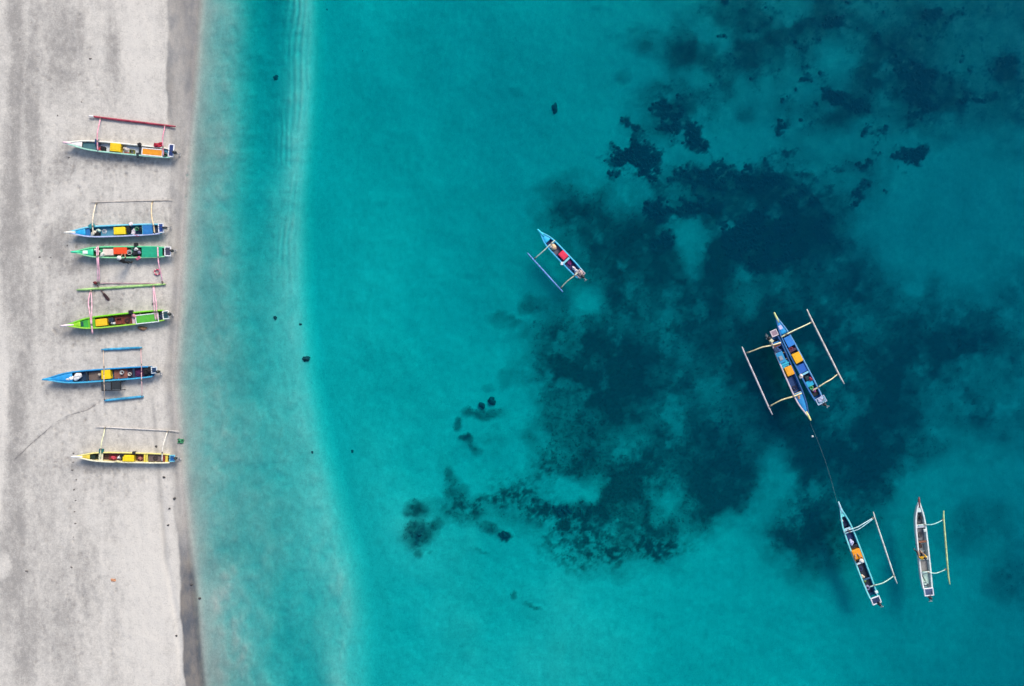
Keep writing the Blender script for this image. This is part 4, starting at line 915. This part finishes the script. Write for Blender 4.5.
sack(b.at(553.2, 247.0, z), (.28, .26, .3), 'f6d2a8', 'round cream and orange bundle in the small lone blue boat', 71, 'bundle', 'bundle', .12)
sack(b.at(550.6, 246.6, .44), (.13, .12, .14), 'f4f0ec', 'small white bundle beside the round cream one', 72, 'bundle', 'bundle')
sack(b.at(573.8, 268.2, .32), (.14, .13, .16), 'f2e4ec', 'pinkish white bundle near the stern of the small lone boat', 73, 'bundle', 'bundle')
sack(b.at(576.2, 270.8, .36), (.15, .13, .16), 'dfe6f4', 'bluish white bundle by the stern frame of the small lone boat', 74, 'bundle', 'bundle')
drape(b.at(569.6, 262.4, .32, .3), px(4), px(4), '8a2a7a', 'small purple cloth behind the red box', 75)
heap(b.at(580.4, 273.2, b.hg + .1), (.2, .2, .14), 'c8b4b0', 'pale pinkish net heap on the stern frame of the lone boat', 76)

# --- lashed pair, right hand boat (bow up)
b = Boat('right hand blue boat of the lashed pair, its bow pointing up', (775.6, 317.4), (818.6, 399.0), 10.2, True, hull='2a6ec0', rail='7a92d4', rail2='3c6cb8', deck='1c92e4', prow='e9efa4', inside='1c2c5a', group=GA, deck_t=.2, prow_px=5.5)
b.section('deck_well', (784, 334), (786, 336), '1a2248', z=.4); b.panel((789.2, 341.2), 10.5, 7.6, '2a76d8', None); b.section('floor_panel', (800.2, 364.6), (804.4, 372), '1c58c0', z=.44); b.section('floor_panel', (806, 377), (814, 392), '1c4a80')
b.thwart((805.6, 373.2), 'a8bce8', .14); b.thwart((792.6, 350.4), '4a2a44', .18); b.section('mid_deck', (808.4, 381), (811.4, 386), '1aa0dc', z=.42); b.section('stern_well', (813.4, 390.6), (816.6, 395.8), '10131c', z=.36)
b.block('bow_cap', (780.2, 327.4), 4.2, 3.6, .06, 'c9c8f0', .585)
b.stern_frame((820.6, 400.2), 7, 10, 'b0c4e0', '8aa4cc'); b.motor((824.2, 404.6), (827.6, 406.4), (.12, .12, .18)); b.block('boom_socket', (789.6, 332.6), 3, 7, .14, '1c2044', .5)
b.float_((806.3, 309.3), (843.5, 383.8), .07, 'd8d2cc')
b.boom([(781, 337.2), (786, 334.4), (794, 330.4), (803, 326.4), (811.6, 322.2)], .055, 'e6e8bc'); b.boom([(812.4, 390.8), (818.2, 387.2), (826, 382), (831, 379.6), (838.1, 373.8)], .05, 'ece2b4')
z = b.floor_z(796, 358)
storage_box(b.at(795.9, 357.6, z), px(10), px(8.2), .42, 'fcb912', 'yellow box in the right hand boat of the lashed pair')
sack(b.at(801.0, 376.4, .44), (.17, .14, .18), 'f2e6e2', 'white bundle at the left rail of the right hand lashed boat', 81, 'bundle', 'bundle')
sack(b.at(810.6, 379.0, .46), (.15, .13, .14), 'b8304a', 'dark red bundle aft in the right hand lashed boat', 82, 'bundle', 'bundle')
bucket(b.at(811.0, 387.4, .42), .13, .2, '4cc470', 'green bucket aft in the right hand lashed boat')
sack(b.at(814.4, 390.2, .42), (.14, .12, .16), 'e074b4', 'bright pink bundle aft in the right hand lashed boat', 83, 'bundle', 'bundle')
storage_box(b.at(806.4, 378.2, z), px(4), px(4), .3, '123040', 'small dark box behind the thwart of the right hand lashed boat')
drape(b.at(791.4, 348.6, .44, .4), px(5), px(4), '702a3e', 'wine red cloth just ahead of the yellow box of the right hand lashed boat', 84)
drape(b.at(821.2, 399.4, b.hg + .11, .2), px(5), px(6), 'b4bede', 'pale lilac cloth on the stern frame of the right hand lashed boat', 85, h=.08)

# --- lashed pair, left hand boat (bow down)
b = Boat('left hand blue boat of the lashed pair, its bow pointing down', (808.0, 416.6), (774.0, 337.6), 10.4, True, hull='2268b4', rail='d0c4cc', rail2='2a4e92', deck='1c7ecc', prow='f0ea9c', inside='16264e', group=GA, deck_t=.3, prow_px=4)
b.section('floor_panel', (797, 396), (790.6, 378), '1c3a78'); b.section('floor_panel', (786, 368.4), (782, 362), '2a9ad0', z=.42); b.panel((780.6, 357.4), 11, 7, '2c86c8', None); b.section('aft_deck', (777.4, 347), (775.6, 342), '2a70c0', z=.44); b.section('fore_floor', (801, 403), (797.6, 395.6), '1f66b4', z=.4)
b.thwart((796.8, 394.4), 'd8cc9c', .2); b.thwart((776.6, 345.4), '8a4a36', .2); b.thwart((784, 364.4), '40b0dc', .1)
b.block('hatch_cover', (780.8, 358.2), 4.4, 3.6, .05, '8a98a4', .6); b.stern_frame((773.8, 333.2), 6.6, 7, 'd6cad2', '9a8292'); b.motor((768.4, 338.4), (766.4, 335.2), (.13, .13, .2)); b.block('engine_bracket', (770.6, 340.4), 5, 3, .14, 'd4d8b4', .48, .5)
b.float_((741.6, 346.8), (771.9, 414.6), .065, 'd4ccd0')
b.boom([(780.6, 342.6), (772, 345.4), (762, 347), (754, 350.4), (747.1, 352.8)], .055, 'ece0b0'); b.boom([(801.4, 393.2), (793.4, 396.6), (783, 399.2), (776, 402.6), (769.9, 406.2)], .055, 'eee0a8')
z = b.floor_z(788, 371)
storage_box(b.at(787.9, 370.8, z), px(9.2), px(7.4), .42, 'f8a91c', 'amber box in the left hand boat of the lashed pair')
storage_box(b.at(775.4, 350.0, .47), px(4), px(4), .24, '2c3a66', 'small navy box aft in the left hand lashed boat')
drape(b.at(778.2, 350.6, .48, .5), px(5), px(5), '3a5f9e', 'slate blue cloth aft in the left hand lashed boat', 91)
coil(b.at(794.8, 388.2, z + .04), .2, '2a3452', 'dark blue rope coil on the floor of the left hand lashed boat')
sack(b.at(798.8, 397.2, b.hg - .05), (.14, .12, .13), 'cfa07a', 'tan bundle behind the fore thwart of the left hand lashed boat', 92, 'bundle', 'bundle')

# --- dark blue boat below the pair
b = Boat('dark blue outrigger boat with pale rails below the lashed pair', (839.6, 507.6), (873.6, 597.0), 10.2, True, hull='2a6a9c', rail='8ac4e0', rail2='a6d4ea', deck='9ad2e8', prow='b4e0ee', inside='1c2450', group=GA, deck_t=.1, prow_px=7)
b.section('fore_floor', (842.4, 515), (846, 527), '18224e', z=.3); b.section('floor_panel', (848, 531), (851.4, 540), '22306a', z=.28); b.section('floor_panel', (860, 563), (868.4, 588), '1c2238', z=.28)
b.thwart((846.6, 529.6), 'b0d8ec', .2); b.thwart((858.8, 563.6), 'd8e8f0', .14); b.thwart((856.6, 545.6), '1a1c2c', .2); b.thwart((866, 579.4), '34507c', .12)
b.stern_frame((875.4, 600.0), 7.4, 9.4, 'eef2fa', '2a3460'); b.motor((878.6, 603.4), (881.6, 606.2), (.13, .13, .2)); b.block('engine_bracket', (875.8, 591.6), 2.6, 2.8, .14, 'dff0f0', .5)
b.float_((872.6, 511.6), (896.4, 583.2), .06, 'dfe8e0')
b.boom([(843.4, 532.2), (847.6, 530), (857, 527.6), (866, 522), (873.2, 517.8)], .04, 'bfe2ea'); b.boom([(844.4, 534), (849, 532), (858, 530), (867, 523.4), (873.6, 518.4)], .036, 'a8d4e2'); b.boom([(869.6, 587), (874, 585.2), (882, 583.6), (888, 580), (894.3, 575.6)], .045, 'c4ecdc')
z = b.floor_z(855, 553)
storage_box(b.at(855.4, 553.6, z), px(11), px(8.4), .42, 'f9a01e', 'orange box amidships in the dark blue boat')
sack(b.at(851.2, 542.6, .36), (.24, .19, .2), 'c8cdf2', 'lilac white sack ahead of the orange box', 101)
sack(b.at(841.8, 520.4, .36), (.11, .1, .12), 'f2f6fa', 'tiny white bundle in the bow of the dark blue boat', 102, 'bundle', 'bundle')
sack(b.at(862.4, 576.4, .34), (.16, .14, .16), 'f2d8bc', 'cream bundle aft in the dark blue boat', 103, 'bundle', 'bundle')
sack(b.at(864.6, 580.8, .34), (.14, .13, .14), '8aa84a', 'olive green bundle aft in the dark blue boat', 104, 'bundle', 'bundle')
coil(b.at(867.8, 588.0, .31), .18, 'a8a2cc', 'lilac rope coil near the stern of the dark blue boat')
coil(b.at(860.8, 569.0, .31), .18, '34406c', 'navy rope coil behind the thwart of the dark blue boat')
B10 = b

# --- grey white boat at the right
b = Boat('grey white outrigger boat with a green bamboo float, nearest the right edge', (917.9, 501.6), (927.6, 589), 10.6, True, hull='dfeee8', rail='e6f2ee', rail2='eef4f2', deck='d2ebe6', prow='8a5a58', inside='8c9294', group=GA, deck_t=.12, prow_px=5)
b.section('fore_floor', (916.8, 512), (918, 524.6), '5c6468', z=.28); b.section('floor_panel', (918.6, 529), (919.6, 541.4), '777a80', z=.26); b.section('floor_panel', (922, 560), (923.4, 572), '8e8e8c', z=.28); b.section('aft_floor', (924, 573.4), (926.6, 585.4), 'bfe0d2', z=.32)
b.thwart((918.4, 526.4), 'fbfdfc', .24); b.thwart((919.4, 542.2), '8a5c44', .14); b.thwart((921.4, 558.6), 'c2d2cc', .26); b.thwart((923.6, 572.6), 'e2f2ec', .12)
b.block('bow_cap', (918.6, 504.6), 5, 2.6, .05, 'fbfdfd', .60); b.block('engine_bracket', (919.6, 517.6), 3, 2, .2, '23282e', .32)
b.stern_frame((928.2, 591.6), 8, 9.4, 'f0eefa', '5c5480'); b.motor((929.6, 597.4), (930.2, 600.6), (.12, .12, .18)); b.block('boom_socket', (924.4, 530.2), 2.6, 2.6, .12, 'e0ece6', .5)
b.float_((942.9, 510.4), (949.0, 584.0), .065, 'd2e8a4')
b.boom([(918, 525.6), (924.6, 524.6), (931.6, 524.8), (937.4, 522.8), (943.2, 519.6)], .04, 'a8dcd8'); b.boom([(922, 572), (928.2, 572.4), (935.2, 573.6), (940.4, 571.8), (945.8, 569.4)], .04, 'b8e2d8')
z = b.floor_z(919, 546); B11 = b
coil(b.at(920.2, 535.0, .29), .2, '5a5c60', 'grey rope coil on the floor of the grey white boat')
drape(b.at(919.6, 546.0, .3, .3), px(5), px(5), '4a3a34', 'dark brown cloth just ahead of the person in the grey white boat', 111)
bucket(b.at(924.6, 582.4, .345), .13, .22, 'd6f2ea', 'pale mint bucket at the stern of the grey white boat')
paddle_m = b.at(925.0, 579.6, .36, .4)
rp = root('oar', paddle_m, 'short dark oar lying in the stern of the grey white boat', 'oar')
MB().tube([(-.55, 0, .03), (.15, 0, .03)], .024, 7).build('shaft', bamboo('3a3a40'), rp); MB().box((.33, 0, .03), (.36, .14, .025), ch=.008).build('blade', paint('3a3f4c'), rp)

# ================================================================== people
J = hands(dict(pelvis=(0, 0, .84), spine=(0, .03, .99), chest=(0, .10, 1.18), neck=(0, .17, 1.33), head=(0, .22, 1.43), crown=(0, .22, 1.51), nose=(0, .315, 1.41),
               shl=(-.17, .10, 1.27), ell=(-.24, .26, 1.07), wrl=(-.16, .44, .96), pal=(-.13, .52, .93), shr=(.17, .10, 1.27), elr=(.24, .28, 1.08), wrr=(.15, .46, .98), par=(.12, .54, .95),
               hil=(-.09, 0, .80), knl=(-.11, .05, .44), anl=(-.11, -.02, .07), tol=(-.12, .13, .035), hir=(.09, 0, .80), knr=(.12, .08, .45), anr=(.13, .03, .07), tor=(.15, .18, .035)))
gz = ground_z(130.5, 263.2)
person(Matrix.Translation(P(130.5, 263.4, gz)), J, BONES, RAD, [SKIN, cloth('1c1e26'), cloth('262a30')], bmat(), 'person in dark clothes and white hat standing beside the emerald green boat', 'brim')
def seated(kx=-1):
    return hands(dict(pelvis=(0, 0, .10), spine=(.02, 0, .26), chest=(-.04, 0, .44), neck=(-.08, 0, .60), head=(-.11, 0, .70), crown=(-.11, 0, .78), nose=(-.205, 0, .68),
               shl=(-.05, -.17, .54), ell=(-.17, -.22, .33), wrl=(-.36, -.13, .25), pal=(-.44, -.11, .24), shr=(-.05, .17, .54), elr=(-.18, .22, .34), wrr=(-.36, .12, .26), par=(-.44, .10, .25),
               hil=(-.02, -.09, .09), knl=(-.42, -.13, .17), anl=(-.50, -.12, -.17), tol=(-.64, -.12, -.20), hir=(-.02, .09, .09), knr=(-.43, .11, .18), anr=(-.52, .10, -.17), tor=(-.66, .10, -.20)))
person(B11.at(920.8, 557.0, .50, .25), seated(), BONES, RAD, [SKIN, cloth('f6c02a'), cloth('1a2036')], bmat(), 'person in yellow shirt and dark trousers sitting in the grey white boat')
l10 = B10.at(857.6, 559.6, .45, 0)
person(l10, seated(), BONES, RAD, [SKIN, cloth('16171c'), cloth('1c1d24')], bmat(), 'person in black with white hat sitting behind the orange box', 'brim')
MB_seat = B10.thwart((857.9, 560.2), '3a4458', .3, .44)
#@@REST@@

# ================================================================== ropes, litter, stones
def rope(name, pts, r, mat, label):
    o = MB().tube(pts, r, 6).build(name, mat, None, True); return tag(o, label, 'rope')
rp_ = [P(809.8 + 27.4 * t + 2.2 * math.sin(t * 3.1), 422 + 81 * t, .04 + (.42 * (1 - t * 12) if t < .083 else 0) + (.5 * max(0, (t - .94) / .06))) for t in [k / 30 for k in range(31)]]
rope('mooring_rope', rp_, .0045, plain('wet_rope', (.20, .30, .30)), 'thin mooring rope from the lashed pair down to the dark blue boat')
br = root('buoy', Matrix.Translation(P(812.2, 436.4, -.03)), 'small white buoy on the mooring rope below the lashed pair', 'buoy')
MB().lathe([(.03, -.08), (.07, -.03), (.085, .03), (.07, .09), (.03, .17)], 12).build('body', paint('f2f4f0'), br, True); MB().tube([(0, 0, .16), (.03, 0, .22), (0, 0, .26), (-.03, 0, .22), (0, 0, .16)], .012, 5).build('eye', METAL, br)
def on_sand(px_, py_, dz=0.0):
    i = int(np.clip(np.searchsorted(gx, px_), 1, nx - 1)); j = int(np.clip(np.searchsorted(gy, py_), 1, ny - 1)); return P(px_, py_, float(Z[j, i]) + dz)
rp_ = []
for k in range(46):
    t = k / 45; rp_.append(on_sand(96 - 82 * t + 2 * math.sin(9 * t), 404 + 55 * t - 7 * math.sin(t * 3.1) + 1.2 * math.sin(13 * t), .018))
rope('mooring_rope', rp_, .015, plain('old_grey_rope', (.24, .23, .22)), 'old grey rope lying up the sand from the two-float boat')
drape(Matrix.Translation(on_sand(181, 441, .0)), px(5.6), px(4.4), '3a8a60', 'crumpled green plastic bag at the edge of the water', 121, 'plastic_bag', 'bag', .22)
drape(Matrix.Translation(on_sand(113.4, 580, .0)), px(4.6), px(2.6), 'd89a72', 'small faded orange rag lying on the lower beach', 122, 'rag', 'rag', .06)
STONE = plain('dark_basalt', (.045, .044, .046), .8); CORAL = plain('dark_coral', (.032, .046, .060), .9, .4)
ST = [(156.4, 446.3, .13), (164.2, 477.2, .14), (174.8, 498.4, .16), (169.6, 508.6, .12), (168.4, 525, .12), (191.6, 584.6, .14), (200, 598.2, .15), (176.6, 635.6, .12), (153.8, 303.8, .14)]
for k, (a, c, r_) in enumerate(ST):
    solid('beach_stone', MB().blob((0, 0, 0), (r_ * .7, r_ * .6, r_ * .5), 300 + k, .25, 12, 8, .35), STONE, Matrix.Translation(on_sand(a, c, -.01)), 'small dark stone lying near the edge of the water', 'stone', 'small stones by the waterline')
CL = [(73.6, 453.4), (73.2, 462.2), (72.6, 470), (76.4, 479.6), (74, 489.6), (75.6, 500.4), (74.6, 511.6), (75.4, 523.4), (73.8, 537), (39.8, 257), (50.8, 257.6), (67.4, 245.4), (69, 157.6), (90.4, 58.8), (81.6, 102), (57.6, 115.6), (71.6, 567.2), (27, 571)]
for k, (a, c) in enumerate(CL):
    r_ = .045 + .035 * R.random()
    solid('seaweed_clump', MB().blob((0, 0, 0), (r_ * 1.2, r_, r_ * .5), 330 + k, .5, 10, 6, .3), plain('dry_seaweed', (.14, .13, .12)), Matrix.Translation(on_sand(a, c, -.005)), 'tiny dark dried seaweed clump on the dry sand', 'seaweed', 'dried seaweed clumps on the dry sand')
def rock(px_, py_, s, seed, label, n=4, group=None):
    rn = random.Random(seed); mb = MB()
    for k in range(n):
        f = 1 if k == 0 else rn.uniform(.45, .75)
        mb.blob((rn.uniform(-.7, .7) * s[0] * (k > 0), rn.uniform(-.7, .7) * s[1] * (k > 0), 0), (s[0] * f, s[1] * f, s[2] * f), seed + k, .4, 14, 9, .3)
    return solid('coral_rock', mb, CORAL, Matrix.Translation(on_sand(px_, py_, -.04)), label, 'rock', group)
rock(554.4, 108.6, (.2, .34, .16), 401, 'lone black coral rock under open turquoise water above the small blue boat', 9)
rock(306.3, 358.8, (.26, .2, .2), 411, 'dark rock on the outer edge of the pale sandbar', 3)
rock(275.6, 317.8, (.14, .13, .12), 421, 'tiny dark rock in the shallows inside the sandbar', 2)
rock(277.6, 77.4, (.3, .22, .03), 431, 'blurred dark rock in the shallow trough near the top', 4)
rock(300.6, 324.4, (.1, .1, .08), 441, 'tiny rock on the sandbar up from the darker rock', 2)
rock(326.4, 10, (.14, .2, .04), 451, 'dim rock beyond the sandbar at the top edge', 3)
rock(352.6, 451.2, (.13, .11, .05), 461, 'small dim rock alone in the turquoise left of the reef', 3)
rock(362.6, 51, (.09, .08, .04), 471, 'small dim rock in turquoise water near the top', 2)
rock(312.4, 452, (.1, .1, .08), 481, 'tiny rock low on the outer edge of the sandbar', 2)
rock(482.2, 405.4, (.24, .22, .25), 491, 'left one of two small black rocks left of the seagrass meadow', 3); rock(491.4, 400.8, (.3, .28, .3), 495, 'right one of two small black rocks left of the seagrass meadow', 3)

# ================================================================== reef and meadow growth, uncountable
def scatter(field, n, seed, lo, xr=(380, 1040), yr=(-14, 700)):
    rs = np.random.RandomState(seed); out = []
    while len(out) < n:
        a = rs.uniform(*xr, 4000); c = rs.uniform(*yr, 4000)
        i = np.clip(np.searchsorted(gx, a), 0, nx - 1); j = np.clip(np.searchsorted(gy, c), 0, ny - 1)
        keep = field[j, i] > lo + rs.uniform(0, .5, 4000)
        out += list(zip(a[keep], c[keep], Z[j, i][keep]))
    return out[:n], rs
pts, rs = scatter(CO, 1800, 5, .42)
bm = bmesh.new(); bmesh.ops.create_icosphere(bm, subdivisions=1, radius=1); iv = np.array([v.co for v in bm.verts]); iff = np.array([[v.index for v in f.verts] for f in bm.faces]); bm.free()
V = []; F = []
for k, (a, c, z) in enumerate(pts):
    p = P(a, c, z); s = rs.uniform(.05, .15) * (1.4 if rs.rand() < .1 else 1)
    V.append(iv * np.array([s * rs.uniform(.7, 1.3), s * rs.uniform(.7, 1.3), s * rs.uniform(.5, 1.0)]) * rs.uniform(.75, 1.25, (len(iv), 1)) + np.array(p)); F.append(iff + k * len(iv))
V = np.concatenate(V); F = np.concatenate(F)
me = bpy.data.meshes.new('coral_reef'); me.from_pydata(V.tolist(), [], F.tolist()); me.materials.append(CORAL); cr = bpy.data.objects.new('coral_reef', me); COL.objects.link(cr)
tag(cr, 'dark broken coral growth covering parts of the seabed', 'coral', kind='stuff')
pts, rs = scatter(GR, 20000, 6, .42)
V = []; F = []; n = 0
for a, c, z in pts:
    p = P(a, c, z - .02)
    for q in range(3):
        an = rs.uniform(0, 6.283); ln = rs.uniform(.07, .16); w = rs.uniform(.012, .03); d = np.array([math.cos(an), math.sin(an), 0]); u = np.array([-d[1], d[0], 0])
        o_ = np.array(p) + rs.uniform(-.1, .1, 3) * [1, 1, 0]; tip = o_ + d * ln * .7 + np.array([0, 0, ln * .6]); mid = o_ + d * ln * .25 + np.array([0, 0, ln * .45])
        V += [o_ - u * w * .6, o_ + u * w * .6, mid + u * w, tip, mid - u * w]; F.append((n, n + 1, n + 2, n + 3, n + 4)); n += 5
me = bpy.data.meshes.new('seagrass'); me.from_pydata([tuple(x) for x in V], [], F); me.materials.append(plain('seagrass_blade', (.040, .068, .066), .8, .4)); sg = bpy.data.objects.new('seagrass', me); COL.objects.link(sg)
tag(sg, 'dark green seagrass meadow spreading over the sandy seabed', 'seagrass', kind='stuff')
